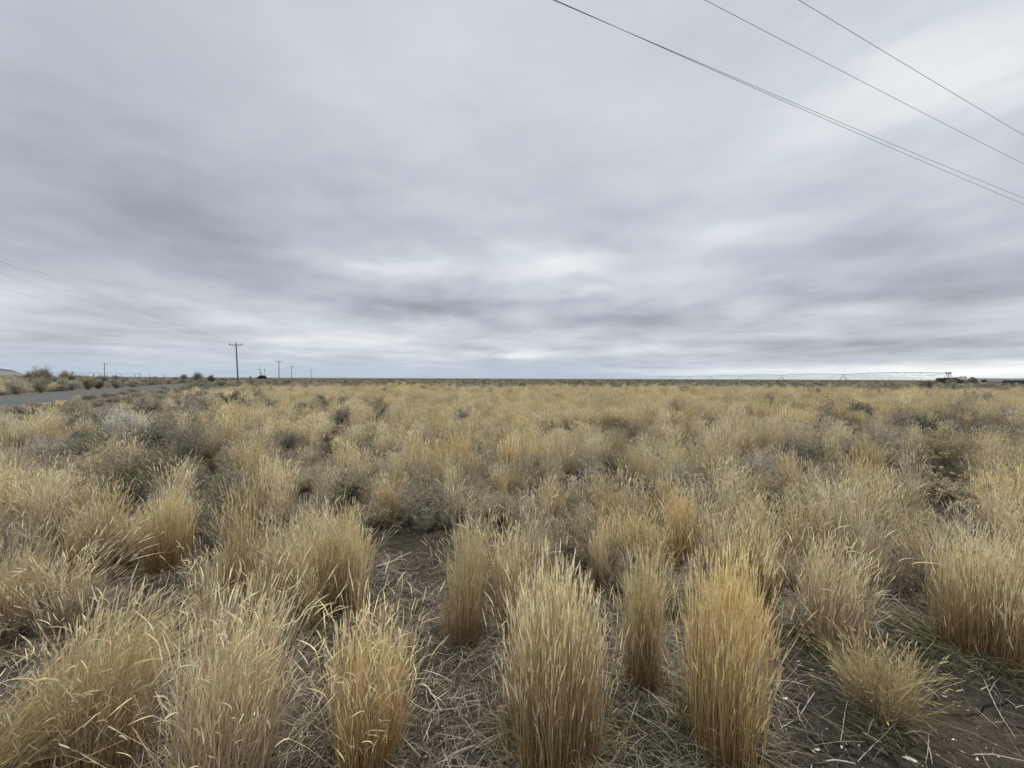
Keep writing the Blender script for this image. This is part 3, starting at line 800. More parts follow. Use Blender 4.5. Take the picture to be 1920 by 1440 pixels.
for k in range(6):
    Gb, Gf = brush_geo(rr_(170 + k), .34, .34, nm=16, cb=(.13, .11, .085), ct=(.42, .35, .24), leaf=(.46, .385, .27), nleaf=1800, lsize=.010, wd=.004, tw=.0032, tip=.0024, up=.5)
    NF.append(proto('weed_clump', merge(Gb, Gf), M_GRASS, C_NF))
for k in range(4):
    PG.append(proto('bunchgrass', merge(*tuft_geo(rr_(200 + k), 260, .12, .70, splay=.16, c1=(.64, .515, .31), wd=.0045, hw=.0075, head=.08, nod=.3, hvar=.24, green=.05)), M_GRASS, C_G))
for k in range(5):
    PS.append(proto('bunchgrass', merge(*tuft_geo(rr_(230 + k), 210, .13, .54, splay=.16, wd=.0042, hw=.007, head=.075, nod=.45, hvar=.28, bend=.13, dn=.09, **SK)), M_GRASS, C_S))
for k in range(5):
    Gb, Gf = brush_geo(rr_(260 + k), .36, .36, nm=16, cb=(.14, .12, .095), ct=(.40, .335, .235), leaf=(.44, .37, .27), nleaf=1300, lsize=.018, wd=.006, tw=.005, tip=.004, up=.6)
    PF.append(proto('weed_clump', merge(Gb, Gf), M_GRASS, C_F))
for k, kd in enumerate(('sage', 'dead', 'darksage', 'greyfuzz', 'dead', 'olive')):
    kk = dict(BR[kd]); kk['nleaf'] = 3500; kk['lsize'] = .034; kk['tw'] = .007; kk['tip'] = .005
    Gb, Gf = brush_geo(rr_(290 + k), .60, .66, **kk)
    PW.append(proto('sagebrush', merge(Gb, Gf), M_LEAF, C_W))

# ------------------------------------------------------------------ scatter
HF = np.array(FLOOR)
def vnoise(x, y, s, seed):
    q = np.random.default_rng(seed); a = q.uniform(0, 6.28, 6); p = q.uniform(0, 6.28, 6); f = q.uniform(.6, 1.7, 6)
    v = 0
    for i in range(6): v = v + np.sin((x * np.cos(a[i]) + y * np.sin(a[i])) * f[i] / s + p[i])
    return v / 3.4
def wedge(n, d0, d1, q, tan=1.45):
    d = np.sqrt(q.uniform(d0 ** 2, d1 ** 2, n)); u = q.uniform(-tan, tan, n)
    return d * u, d
def clear(x, y, fac=1.0, near_only=True):
    ok = np.ones(len(x), bool)
    for (fx, fy, fr) in HF:
        ok &= (x - fx) ** 2 + (y - fy) ** 2 > (fr * fac) ** 2
    o = NX * x + NY * y
    ok &= ~((o < -8.9 + .4 * np.sin(y)) & (o > -16.9 + .3 * np.sin(y * .7)))
    return ok
HC = np.array(CLEARS)
def sight(x, y, w=1.0):       # fewer tall tufts right in front of the named shrubs
    ok = np.ones(len(x))
    u = x / y
    for (cx, cy, cr) in HC:
        ok = np.where((np.abs(u - cx / cy) < cr / cy * w) & (y < cy) & (y > cy * .72), .18, ok)
    o = NX * x + NY * y       # the verge towards the road is kept low
    v = (o < -5.2) & (o > -10) & (y < 45) & (y > 9)
    return np.where(v, ok * .15, ok)
def pix(x, y): return x / y * FPX + 960, EYE / y * FPX + 709.5
def region_gold(x, y):
    u, v = pix(x, y)
    g = .30 + .22 * (y < 9)
    g += .75 * sstep(9, 15, y) * sstep(520, 800, u)               # golden belt in the middle distance
    g -= .50 * sstep(1400, 1600, u) * (1 - sstep(15, 25, y)) * sstep(4, 6, y)
    g -= .40 * (1 - sstep(300, 520, u)) * sstep(4, 6, y)
    g = np.clip(g + .35 * vnoise(x, y, 2.2, 5) + .20 * vnoise(x, y, 7.0, 6), 0.01, 1) * sight(x, y)
    return g * (1 - .98 * sstep(30, 52, y + 7 * vnoise(x, y, 22.0, 15)))
def region_shrub(x, y):
    u, v = pix(x, y)
    g = .24 + .76 * sstep(30, 50, y) + .45 * (1 - sstep(380, 560, u)) + .30 * sstep(1380, 1550, u) * (1 - sstep(20, 30, y))
    g -= .05 * ((u > 650) & (u < 1400) & (y < 36))
    g = np.clip(g + .20 * vnoise(x, y, 5.0, 9), 0.0, 1)
    return g * np.where((u > 1690) & (y > 50) & (y < 135), .35, 1)

def scatter_stuff(name, src_coll, pts, scl, idx, rot, tilt, label, cat):
    me = bpy.data.meshes.new(name)
    me.vertices.add(len(pts)); me.vertices.foreach_set('co', np.asarray(pts, np.float32).ravel())
    for nm, typ, arr in (('scl', 'FLOAT_VECTOR', scl), ('rot', 'FLOAT_VECTOR', np.stack([tilt[:, 0], tilt[:, 1], rot], -1))):
        a = me.attributes.new(nm, typ, 'POINT'); a.data.foreach_set('vector', np.asarray(arr, np.float32).ravel())
    a = me.attributes.new('idx', 'INT', 'POINT'); a.data.foreach_set('value', np.asarray(idx, np.int32))
    o = bpy.data.objects.new(name, me); COL.objects.link(o)
    ng = bpy.data.node_groups.new(name, 'GeometryNodeTree')
    ng.interface.new_socket('Geometry', in_out='INPUT', socket_type='NodeSocketGeometry')
    ng.interface.new_socket('Geometry', in_out='OUTPUT', socket_type='NodeSocketGeometry')
    N = ng.nodes; L = ng.links
    gi = N.new('NodeGroupInput'); go = N.new('NodeGroupOutput')
    mp = N.new('GeometryNodeMeshToPoints')
    ip = N.new('GeometryNodeInstanceOnPoints'); ci = N.new('GeometryNodeCollectionInfo')
    ci.inputs['Collection'].default_value = src_coll
    ci.inputs['Separate Children'].default_value = True
    ci.inputs['Reset Children'].default_value = True
    def attr(nm, typ):
        n = N.new('GeometryNodeInputNamedAttribute'); n.data_type = typ; n.inputs['Name'].default_value = nm; return n.outputs['Attribute']
    L.new(gi.outputs[0], mp.inputs['Mesh']); L.new(mp.outputs[0], ip.inputs['Points'])
    L.new(ci.outputs[0], ip.inputs['Instance']); ip.inputs['Pick Instance'].default_value = True
    L.new(attr('idx', 'INT'), ip.inputs['Instance Index'])
    e2r = N.new('FunctionNodeEulerToRotation'); L.new(attr('rot', 'FLOAT_VECTOR'), e2r.inputs[0])
    L.new(e2r.outputs[0], ip.inputs['Rotation'])
    L.new(attr('scl', 'FLOAT_VECTOR'), ip.inputs['Scale'])
    L.new(ip.outputs[0], go.inputs[0])
    md = o.modifiers.new('scatter', 'NODES'); md.node_group = ng
    tag(o, label, cat, kind='stuff')
    return o

def make_points(q, n, d0, d1, prob, fac):
    x, y = wedge(n, d0, d1, q)
    p = prob(x, y); k = q.uniform(0, 1, n) < p
    x, y = x[k], y[k]; k = clear(x, y, fac); return x[k], y[k]
def bare(x, y):        # places where the photo shows open ground near the camera
    u, v = pix(x, y)
    b = ((u > 1430) & (v > 1170)) | ((u > 770) & (u < 930) & (v > 1180)) | ((u > 1100) & (v > 1230)) | (v > 1200)
    b |= (np.abs(u - 745) < 75) & (v > 975) & (v < 1130)
    b |= (np.abs(u - 600) < 60) & (v > 1140)
    b |= (np.abs(u - 1440) < 60) & (v > 1100)
    b |= (np.abs(u - 1130) < 40) & (v > 1090)
    b |= (np.abs(u - 90) < 90) & (v > 1040) & (v < 1130)
    b |= (np.abs(u - 300) < 110) & (v > 1050) & (v < 1120)
    return b
def not_bare(x, y): return np.where(bare(x, y), 0.0, 1.0)

q = np.random.default_rng(11)
def cat_pts(parts): return np.concatenate([p[0] for p in parts]), np.concatenate([p[1] for p in parts])
# nearer than nine metres
ngx, ngy = make_points(q, 380, 2.9, 9, lambda x, y: region_gold(x, y) * not_bare(x, y), 1.0)
nsx, nsy = make_points(q, 640, 2.6, 9, lambda x, y: not_bare(x, y) * (.20 + .80 * (vnoise(x, y, .8, 21) > -.1)) * sight(x, y), .95)
nfx, nfy = make_points(q, 1300, 2.6, 9, lambda x, y: not_bare(x, y) * (.25 + .7 * (vnoise(x, y, .7, 23) > -.1)), .45)
gx, gy = cat_pts([
    make_points(q, 9500, 9, 40, region_gold, .9),
    make_points(q, 36000, 40, 130, region_gold, .3),
    make_points(q, 20000, 130, 420, region_gold, .3)])
sx, sy = cat_pts([
    make_points(q, 12000, 9, 40, lambda x, y: (.85 - .7 * region_shrub(x, y)) * sight(x, y), .85),
    make_points(q, 15000, 40, 130, lambda x, y: (.8 - .6 * region_shrub(x, y)) * (1 - .85 * sstep(30, 52, y)), .3),
    make_points(q, 14000, 130, 420, lambda x, y: .18 + 0 * x, .3)])
fx, fy = cat_pts([
    make_points(q, 8500, 9, 40, lambda x, y: .95 - .5 * region_gold(x, y), .25),
    make_points(q, 20000, 40, 160, lambda x, y: .9 - .5 * region_gold(x, y), .3)])
wx, wy = cat_pts([
    make_points(q, 90, 6, 14, lambda x, y: .6 * region_shrub(x, y), 1.1),
    make_points(q, 1700, 14, 45, lambda x, y: .8 * region_shrub(x, y), 1.1),
    make_points(q, 15000, 45, 160, region_shrub, .6),
    make_points(q, 36000, 160, 700, region_shrub, .3)])

def inst_data(x, y, npro, smin, smax, q, low=1.0, hz=.18):
    n = len(x); z = ground_z(x, y)
    s = q.uniform(smin, smax, n)
    o = NX * x + NY * y
    verge = np.where((o < -5.0) & (o > -10) & (y < 45), .62, 1.0)
    scl = np.stack([s * q.uniform(.85, 1.25, n), s * q.uniform(.85, 1.25, n), s * verge * (1 + q.uniform(-hz, hz, n))], -1)
    return dict(p=np.stack([x, y, z], -1), s=scl, i=q.integers(0, npro, n), r=q.uniform(0, 2 * PI, n), t=q.normal(0, .06, (n, 2)))
DNG = inst_data(ngx, ngy, len(NG), .72, 1.08, q)
DNS = inst_data(nsx, nsy, len(NS), .62, 1.12, q)
DNF = inst_data(nfx, nfy, len(NF), .6, 1.1, q)
DG = inst_data(gx, gy, len(PG), .72, 1.06, q)
DS = inst_data(sx, sy, len(PS), .65, 1.10, q)
DF = inst_data(fx, fy, len(PF), .6, 1.1, q)
DW = inst_data(wx, wy, len(PW), .45, 1.2, q)

TAKEN = set()
def ordinal_label(desc, p):
    # say which one by the nearest named neighbours
    best = sorted([l for l in LAND if l[2] in SHORT], key=lambda l: (l[0] / l[1] - p[0] / p[1]) ** 2 + (1.6 / l[1] - 1.6 / p[1]) ** 2)[:12]
    lab = None
    for l in best:
        dx, dy = p[0] - l[0], p[1] - l[1]
        short = SHORT.get(l[2])
        if not short: continue
        du = dx / p[1] * 0 + p[0] / p[1] - l[0] / l[1]; dv = 1.6 / l[1] - 1.6 / p[1]
        if abs(du) > abs(dv): rel = 'right of' if du > 0 else 'left of'
        else: rel = 'beyond' if dv > 0 else 'in front of'
        for pre in ('', 'lying off ' if False else 'some way '):
            c = '%s %s%s the %s' % (desc, pre, rel, short)
            if lab is None: lab = c
            if c not in TAKEN: TAKEN.add(c); return c
    return lab or desc
def place_individuals(D, protos, nmax, labeler, cat, group):
    """the ones that show largest become objects of their own; the rest are returned"""
    y = D['p'][:, 1]; u = np.abs(D['p'][:, 0] / y); size = D['s'][:, 2] / y
    order = np.argsort(-np.where(u < 1.28, size, -1)); pick = order[:nmax]
    used = [False] * len(protos)
    D['i'][pick[:len(protos)]] = np.arange(len(protos))
    for j in pick:
        k = int(D['i'][j]); o = protos[k]
        if used[k]:
            o = protos[k].copy(); COL.objects.link(o)
        used[k] = True
        o.location = D['p'][j]; o.scale = D['s'][j]; o.rotation_euler = (D['t'][j, 0], D['t'][j, 1], D['r'][j])
        tag(o, ordinal_label(labeler(k), D['p'][j]), cat, group)
    keep = np.ones(len(y), bool); keep[pick] = False
    return {a: b[keep] for a, b in D.items()}
DNG = place_individuals(DNG, NG, 300, lambda k: 'upright golden tuft', 'grass tuft', 'golden tufts in the nearer field')
DNS = place_individuals(DNS, NS, 110, lambda k: 'loose straw tuft', 'grass tuft', 'straw tufts in the nearer field')
DNF = place_individuals(DNF, NF, 60, lambda k: 'low grey-tan weed', 'weed', 'low weed clumps between the tufts')
DG = place_individuals(DG, PG, 24, lambda k: 'distant golden tuft', 'grass tuft', 'golden tufts of the middle distance')
DS = place_individuals(DS, PS, 20, lambda k: 'distant straw tuft', 'grass tuft', 'straw tufts of the middle distance')
DF = place_individuals(DF, PF, 10, lambda k: 'small distant weed clump', 'weed', 'weed clumps of the middle distance')
WN = ['grey-green sagebrush', 'bare grey bush', 'dark green sagebrush', 'pale fuzzy bush', 'brown twiggy bush', 'olive bush']
DW = place_individuals(DW, PW, 150, lambda k: WN[k], 'shrub', 'sagebrush and dead bushes across the plain')
def stf(name, c, D, lab, cat): scatter_stuff(name, c, D['p'], D['s'], D['i'], D['r'], D['t'], lab, cat)
stf('near_straw_grass', C_NS, DNS, 'pale straw grass filling the nearer field between the tufts', 'grass')
stf('near_weeds', C_NF, DNF, 'grey-tan dried weeds tangled low between the nearer tufts', 'weeds')
stf('golden_grass', C_G, DG, 'golden dry bunchgrass forming the belt across the middle distance', 'grass')
stf('straw_grass', C_S, DS, 'pale straw grass mixed through the whole plain', 'grass')
stf('dry_weeds', C_F, DF, 'low grey-tan dried weeds filling the gaps far out on the plain', 'weeds')
stf('distant_sagebrush', C_W, DW, 'grey-brown sagebrush merging into one belt below the horizon', 'sagebrush')

# ------------------------------------------------------------------ ground litter (fallen straw), flakes, twigs
def litter():
    r = rr_(77); n = 62000
    y = np.where(r.uniform(0, 1, n) < .78, r.uniform(1.15, 4.0, n), r.uniform(4.0, 9, n))
    x = y * r.uniform(-1.5, 1.5, n)
    u, v = pix(x, y)
    dens = np.where((u > 1430) & (v > 1180), .07 + .45 * (1 - sstep(1430, 1600, u)), 1.0)
    dens *= .55 + .45 * (vnoise(x, y, .25, 31) > -.2)
    k = r.uniform(0, 1, n) < dens; x, y = x[k], y[k]; n = len(x)
    a = r.uniform(0, PI, n) + .35 * r.normal(size=n)
    L = r.uniform(.03, .26, n) * r.uniform(.5, 1, n)
    t = np.linspace(-.5, .5, 5)
    cv = r.normal(0, .10, n)
    px_ = x[:, None] + np.cos(a)[:, None] * L[:, None] * t + (-np.sin(a) * cv * L)[:, None] * (t * 2) ** 2
    py_ = y[:, None] + np.sin(a)[:, None] * L[:, None] * t + (np.cos(a) * cv * L)[:, None] * (t * 2) ** 2
    z0 = .004 + .030 * r.uniform(0, 1, n) ** 2
    ti = r.normal(0, .16, n)
    pz = ground_z(px_, py_) + z0[:, None] + np.abs(ti[:, None] * L[:, None] * (t + .5)) + .12 * L[:, None] * (.25 - t ** 2)
    P = np.stack([px_, py_, pz], -1)
    base = np.array([(.29, .235, .175), (.19, .145, .105), (.115, .085, .062), (.50, .43, .34), (.15, .122, .097)])[r.integers(0, 5, n)]
    G = Geo(); W = (r.uniform(.0011, .0027, n)[:, None] * np.array([.6, 1, 1, 1, .5])[None, :])
    # lying ribbons face up
    T = norm(P[:, -1] - P[:, 0]); S = norm(np.cross(T, np.array([0, 0, 1.]) + r.normal(0, .4, (n, 3))))
    off = S[:, None, :] * (W[:, :, None] * .5)
    V = np.stack([P - off, P + off], 2).reshape(-1, 3)
    b = (np.arange(n) * 10)[:, None]; i = np.arange(4)[None, :] * 2
    qd = np.stack([b + i, b + i + 1, b + i + 3, b + i + 2], -1).reshape(-1, 4)
    C = jitter(base[:, None, :].repeat(10, 1), r, .2).reshape(-1, 3)
    G.add(V, qd, C)
    o = link_mesh('straw_litter', G.mesh('straw_litter'), M_LITTER)
    tag(o, 'fallen grey straw and broken stems matted on the soil between tufts', 'litter', kind='stuff')
litter()
def green_patch():
    r = rr_(79); G = Geo()
    for (px, py, rad, n) in ((1215, 1365, .20, 1100), (1185, 1330, .12, 500), (1590, 1240, .20, 600), (1800, 1225, .30, 1500), (1870, 1240, .22, 900),
                             (1640, 1380, .10, 300), (325, 1060, .20, 700), (560, 1180, .22, 700), (120, 1200, .25, 600), (1310, 1430, .16, 900), (860, 1225, .18, 500), (700, 1440, .2, 500), (1430, 1130, .2, 500)):
        x0, y0 = at(px, py); n = int(n)
        x = x0 + r.normal(0, rad * .6, n); y = y0 + r.normal(0, rad * .45, n)
        a = r.uniform(0, 2 * PI, n); L = r.uniform(.05, .20, n); up = r.uniform(.15, .9, n)
        t = np.linspace(0, 1, 5)[None, :, None]
        S = np.stack([x, y, ground_z(x, y)], -1)
        dv = np.stack([np.cos(a), np.sin(a), up], -1)[:, None, :]
        P = S[:, None, :] + dv * L[:, None, None] * t - np.array([0, 0, 1.]) * ((up * L)[:, None, None] * r.uniform(.7, .97, (n, 1, 1)) * t ** 2)
        base = np.array([(.062, .066, .028), (.095, .090, .042), (.050, .048, .026), (.24, .20, .12)])[r.integers(0, 4, n)]
        ribbons(G, P, np.ones((n, 5)) * np.array([.0028, .0028, .0024, .0018, .0006]), jitter(base[:, None, :].repeat(5, 1), r, .2), r)
    tag(link_mesh('green_grass', G.mesh('green_grass'), M_GRASS), 'short dark green grass tangled low at the feet of the nearest tufts', 'grass', kind='stuff')
green_patch()
def flakes():
    r = rr_(78); n = 9000
    y = r.uniform(1.15, 3.6, n); x = y * r.uniform(-1.4, 1.4, n)
    s = .0022 + .0055 * r.uniform(0, 1, n) ** 3
    G = Geo()
    oc = np.array([[1, 0, 0], [0, 1, 0], [-1, 0, 0], [0, -1, 0], [0, 0, 1], [0, 0, -1]], float)
    tri = np.array([[0, 1, 4, 4], [1, 2, 4, 4]])
    f = np.array([[0, 1, 4], [1, 2, 4], [2, 3, 4], [3, 0, 4], [1, 0, 5], [2, 1, 5], [3, 2, 5], [0, 3, 5]])
    a = r.uniform(0, 6.28, n); ca, sa = np.cos(a), np.sin(a)
    el = r.uniform(1, 2.4, n)
    v = oc[None] * (s[:, None, None] * r.uniform(.6, 1.2, (n, 6, 1))); v[..., 0] *= el[:, None]; v[..., 2] *= .5
    vx = v[..., 0] * ca[:, None] - v[..., 1] * sa[:, None]; vy = v[..., 0] * sa[:, None] + v[..., 1] * ca[:, None]
    V = np.stack([vx + x[:, None], vy + y[:, None], v[..., 2] + (ground_z(x, y) + .003)[:, None]], -1)
    F = (f[None] + (np.arange(n) * 6)[:, None, None]).reshape(-1, 3)
    base = np.array([(.40, .35, .28), (.10, .085, .07), (.05, .042, .036), (.72, .67, .57), (.16, .11, .085)])[r.choice(5, n, p=[.25, .27, .22, .14, .12])]
    G.add(V.reshape(-1, 3), F, base[:, None, :].repeat(6, 1).reshape(-1, 3))
    tag(link_mesh('soil_crumbs', G.mesh('soil_crumbs'), M_LITTER), 'small pale flakes and dark crumbs strewn on the bare soil', 'gravel', kind='stuff')
flakes()

def twig(pix_pts, r0, r1, label, seed, fork=None, lift=.012):
    r = rr_(seed)
    pts = [at(*p) for p in pix_pts]
    x0, y0 = pts[0]
    P = np.array([[x, y, float(ground_z(x, y)) + lift + .012 * math.sin(i * 1.7) ** 2] for i, (x, y) in enumerate(pts)])
    tt = np.linspace(0, len(P) - 1, len(P) * 5 - 4)
    S = np.stack([np.interp(tt, np.arange(len(P)), P[:, k]) for k in range(3)], -1)
    for _ in range(3): S[1:-1] = (S[:-2] + 2 * S[1:-1] + S[2:]) / 4
    S += r.normal(0, r0 * .25, S.shape)
    root = empty('twig', tuple(P[0])); tag(root, label, 'twig', 'bleached twigs and stalks lying on the ground')
    G = Geo(); tube(G, S - P[0], np.linspace(r0, r1, len(S)), (.4, .36, .3), 6); link_mesh('stick', G.mesh('stick', True), M_WOODW, root)
    if fork:
        f = [at(*p) for p in fork]
        F = np.array([[x, y, float(ground_z(x, y)) + lift] for x, y in f]); k = int(np.argmin(((S - F[0]) ** 2).sum(1))); F[0] = S[k]
        G = Geo(); tube(G, F - P[0], np.linspace(r0 * .7, r1 * .7, len(F)), (.4, .36, .3), 6); link_mesh('side_shoot', G.mesh('side_shoot', True), M_WOODW, root)
twig([(787, 1290), (800, 1295), (815, 1315), (828, 1342)], .0062, .003, 'thick curved white twig on the litter left of the peaked golden tuft', 1, [(812, 1310), (825, 1318), (838, 1330)])
twig([(845, 1425), (880, 1412), (900, 1408), (925, 1395)], .006, .0025, 'pale thick twig lying at the bottom edge left of the peaked tuft', 2)
twig([(705, 1066), (735, 1058), (750, 1048), (772, 1040)], .008, .003, 'pale twig lying in the bare hollow left of centre', 3, [(740, 1055), (755, 1052), (764, 1054)])
twig([(1845, 1280), (1862, 1325), (1880, 1355), (1905, 1395)], .0022, .0012, 'long thin forked stalk on the bare dark soil at right', 4, [(1855, 1305), (1865, 1285), (1885, 1268)])
twig([(1690, 1350), (1670, 1375), (1640, 1400), (1608, 1438)], .0024, .0014, 'diagonal pale stalk on dark soil at the bottom right', 5, [(1662, 1392), (1680, 1400), (1695, 1416)])
twig([(1823, 1422), (1860, 1425), (1925, 1434)], .0022, .0015, 'straight tan stalk lying along the bottom right corner', 6)
twig([(1548, 1432), (1575, 1436), (1605, 1438)], .0035, .002, 'whitish stalk at the bottom edge beside the broad amber tuft', 7)
twig([(1590, 1318), (1585, 1340), (1580, 1370), (1576, 1400)], .0020, .0012, 'thin upright-lying stalk below the short fuzzy tuft', 8)
twig([(1722, 1290), (1745, 1302), (1762, 1315)], .0026, .0014, 'short white stalk on bare soil just right of the short fuzzy tuft', 9)
twig([(1735, 1395), (1742, 1410), (1748, 1440)], .0022, .0014, 'forked thin stalk reaching the bottom edge on bare soil', 10, [(1742, 1410), (1738, 1425), (1734, 1440)])
def chip(px, py, s, label, seed, rot):
    x, y = at(px, py); r = rr_(seed); G = Geo()
    n, m = 10, 6; V = []
    for i in range(m + 1):
        ph = PI * i / m
        for j in range(n):
            a = 2 * PI * j / n; f = 1 + .22 * math.sin(3 * a + ph * 2 + seed)
            V.append((math.sin(ph) * math.cos(a) * s * f, math.sin(ph) * math.sin(a) * s * .42 * f, math.cos(ph) * s * .25))
    q_ = [[i * n + j, i * n + (j + 1) % n, (i + 1) * n + (j + 1) % n, (i + 1) * n + j] for i in range(m) for j in range(n)]
    G.add(V, q_, (.7, .66, .56)); o = link_mesh('wood_chip', G.mesh('wood_chip', True), simple_mat('chip_%d' % seed, (.62, .57, .46), .85, 0, 90, .3, .002))
    o.location = (x, y, float(ground_z(x, y)) + s * .2); o.rotation_euler = (0, .1, rot); tag(o, label, 'chip', 'pale chips lying on the soil')
chip(1472, 1312, .020, 'white chip lying on the litter right of the broad amber tuft', 31, .4)
chip(1706, 1426, .026, 'elongated white chip at the bottom edge of the dark soil', 32, -.35)
chip(1578, 1403, .011, 'small cream chip below the short fuzzy tuft', 33, 1.0)
chip(1533, 1409, .013, 'flat tan chip near the bottom edge of the soil', 34, .2)
chip(1772, 1307, .009, 'tiny oval white chip alone on the dark soil at right', 35, -.6)

# ------------------------------------------------------------------ power line on the left
def catenary(a, b, sag, n):
    t = np.linspace(0, 1, n)[:, None]
    P = np.array(a)[None] * (1 - t) + np.array(b)[None] * t
    P[:, 2] -= 4 * sag * (t * (1 - t))[:, 0]; return P
ARM = 1.2
def utility_pole(x, y, h, rz, label, lean=(0, 0), arms=True, twin=False, group='power poles receding along the road'):
    z = float(ground_z(x, y))
    root = empty('power_pole', (x, y, z), rz); root.rotation_euler = (lean[0], lean[1], rz)
    tag(root, label, 'power pole', group)
    G = Geo(); zz = np.linspace(-.5, h, 8)
    tube(G, np.stack([0 * zz, 0 * zz, zz], -1), np.linspace(.17, .115, 8), (.1, .1, .1), 12); link_mesh('pole', G.mesh('pole', True), M_POLE, root)
    if arms:
        G = Geo(); box(G, (0, -.15, h - .42), (2.5, .12, .14), (.1, .1, .1)); arm = link_mesh('crossarm', G.mesh('crossarm'), M_POLE, root)
        G = Geo()
        for s in (-1, 1): tube(G, [(s * .75, -.15, h - .48), (0, -.13, h - 1.05)], .02, (.1, .1, .1), 6)
        link_mesh('brace', G.mesh('brace'), M_STEEL, root)
        for sx_ in (-ARM, ARM):
            G = Geo(); tube(G, [(sx_, -.15, h - .35), (sx_, -.15, h - .22), (sx_, -.15, h - .12), (sx_, -.15, h - .04)], [.04, .09, .06, .08], (.1, .1, .1), 8)
            link_mesh('insulator', G.mesh('insulator', True), M_CERAMIC, root)
        G = Geo(); tube(G, [(0, 0, h), (0, 0, h + .12), (0, 0, h + .2)], [.05, .09, .05], (.1, .1, .1), 8); link_mesh('insulator', G.mesh('insulator', True), M_CERAMIC, root)
    return root, z
PL = []
RZ = R(24.5) * .8
pole_spec = [(443, 642.5, 91.), (523, 675.5, 170.), (546.5, 686.0, 247.), (583.5, 692.5, 330.)]
names = ['nearest power pole, tallest on the skyline, with insulators on its crossarm', 'second power pole with thin crossarm right of the radio mast',
         'third power pole, small, with a heavy head under its crossarm', 'farthest power pole, a faint short stick on the horizon']
for i, (px, pt, dp) in enumerate(pole_spec):
    x, y, ztop = above(px, pt, dp)
    z = float(ground_z(x, y)); h = ztop - z - .1
    utility_pole(x, y, h, R(25) if i == 0 else R(20), names[i], lean=(0, R(-2.4) if i == 0 else 0))
    # lean pivots at the base; follow it for the wire ends
    dxl = math.sin(R(-2.4)) * h if i == 0 else 0
    PL.append((x + dxl * 0, y, z + h, h))
if True:      # the first pole leans: shift its base so that the top keeps its place
    for o in COL.objects:
        if o.name == 'power_pole': o.location.x += math.sin(R(2.4)) * PL[0][3]
P0 = (-13.5, -14.0, 9.3)
utility_pole(P0[0], P0[1], 9.3, R(24), 'power pole beside the photographer, before the nearest one in the line')
def wire(name, pts, rad, label, group):
    G = Geo(); P = np.asarray(pts); tube(G, P, rad, (.1, .1, .1), 6)
    o = link_mesh(name, G.mesh(name, True), M_WIRE); tag(o, label, 'wire', group); return o
ux, uy = math.cos(R(24)), math.sin(R(24))
labs = ['left wire of the faint line running to the nearest power pole', 'right wire of the faint line running to the nearest power pole', 'top wire of the faint line running to the nearest power pole', 'lowest wire of the faint line running to the nearest power pole']
for k, (s, dz) in enumerate(((-ARM, -.05), (ARM, -.05), (0, .2), (0, -1.4))):
    Ps = [(P0[0] + s * ux, P0[1] + s * uy, P0[2] + float(ground_z(P0[0], P0[1])) + dz)] + [(p[0] + s * ux, p[1] + s * uy, p[2] + dz) for p in PL]
    pts = []
    for a, b in zip(Ps[:-1], Ps[1:]):
        c = catenary(a, b, 1.0 if a[1] < 0 else .9, 30); pts.append(c[:-1])
    pts.append(np.array([Ps[-1]])); wire('power_wire', np.concatenate(pts), .0042, labs[k], 'wires of the left power line')
# lone pole far left
x, y, zt = above(196, 681, 214); z = float(ground_z(x, y))
utility_pole(x, y, zt - z, R(70), 'lone far power pole standing left, beyond the fence and road')
# radio mast and thin pole next to the dark tree
x, y, zt = above(487.7, 686, 300); z = float(ground_z(x, y)); h = zt - z
root = empty('radio_mast', (x, y, z)); tag(root, 'short mast carrying boxes and a dish left of the thin pole', 'mast')
G = Geo(); tube(G, [(0, 0, 0), (0, 0, h)], [.22, .12], (.1, .1, .1), 8); link_mesh('pole', G.mesh('pole'), M_STEEL, root)
for (dx_, dz_, sx_, sz_) in ((-.5, h * .93, .5, .35), (-.55, h * .72, 1.3, .5), (.6, h * .55, .5, .7), (.75, h * .42, 1.1, .55)):
    G = Geo(); box(G, (dx_, 0, dz_), (sx_, .4, sz_), (.1, .1, .1)); link_mesh('equipment_box', G.mesh('equipment_box'), M_POLE, root)
x, y, zt = above(496, 692, 310); z = float(ground_z(x, y)); h = zt - z
root = empty('power_pole', (x, y, z)); tag(root, 'thin bare pole right behind the dark tree on the skyline', 'pole')
G = Geo(); tube(G, [(0, 0, 0), (0, 0, h)], [.17, .12], (.1, .1, .1), 8); link_mesh('pole', G.mesh('pole'), M_POLE, root)
G = Geo(); box(G, (0, 0, h - .5), (.9, .2, .7), (.1, .1, .1)); link_mesh('transformer', G.mesh('transformer'), M_POLE, root)
# dark tree at its foot
x, y, zt = above(491.5, 699.5, 280); z = float(ground_z(x, y))
root = empty('dark_tree', (x, y, z)); tag(root, 'single squat dark tree on the skyline at the foot of the mast', 'tree')
h = zt - z; r = rr_(900); G = Geo()
tube(G, [(0, 0, -.1), (.1, 0, h * .25), (.0, .1, h * .6)], [.22, .17, .06], (.05, .04, .03), 8)
for k in range(7):
    a = k * .9; tube(G, [(0, 0, h * .25), (math.cos(a) * h * .35, math.sin(a) * h * .35, h * .55)], [.09, .03], (.05, .04, .03), 6)
link_mesh('trunk', G.mesh('trunk'), M_POLE, root)
n = 9000; c = norm(r.normal(size=(n, 3))) * (r.uniform(.35, 1, n) ** .5)[:, None] * [h * .62, h * .6, h * .42]
c[:, 2] = np.abs(c[:, 2] * 1.15) + h * .12
c *= (1 + .14 * np.sin(c[:, :1] * 3 + c[:, 1:2] * 4)); D = norm(r.normal(size=(n, 3)))
G = Geo(); Q = c[:, None, :] + D[:, None, :] * (np.array([0, .5, 1.]) * .26)[None, :, None]
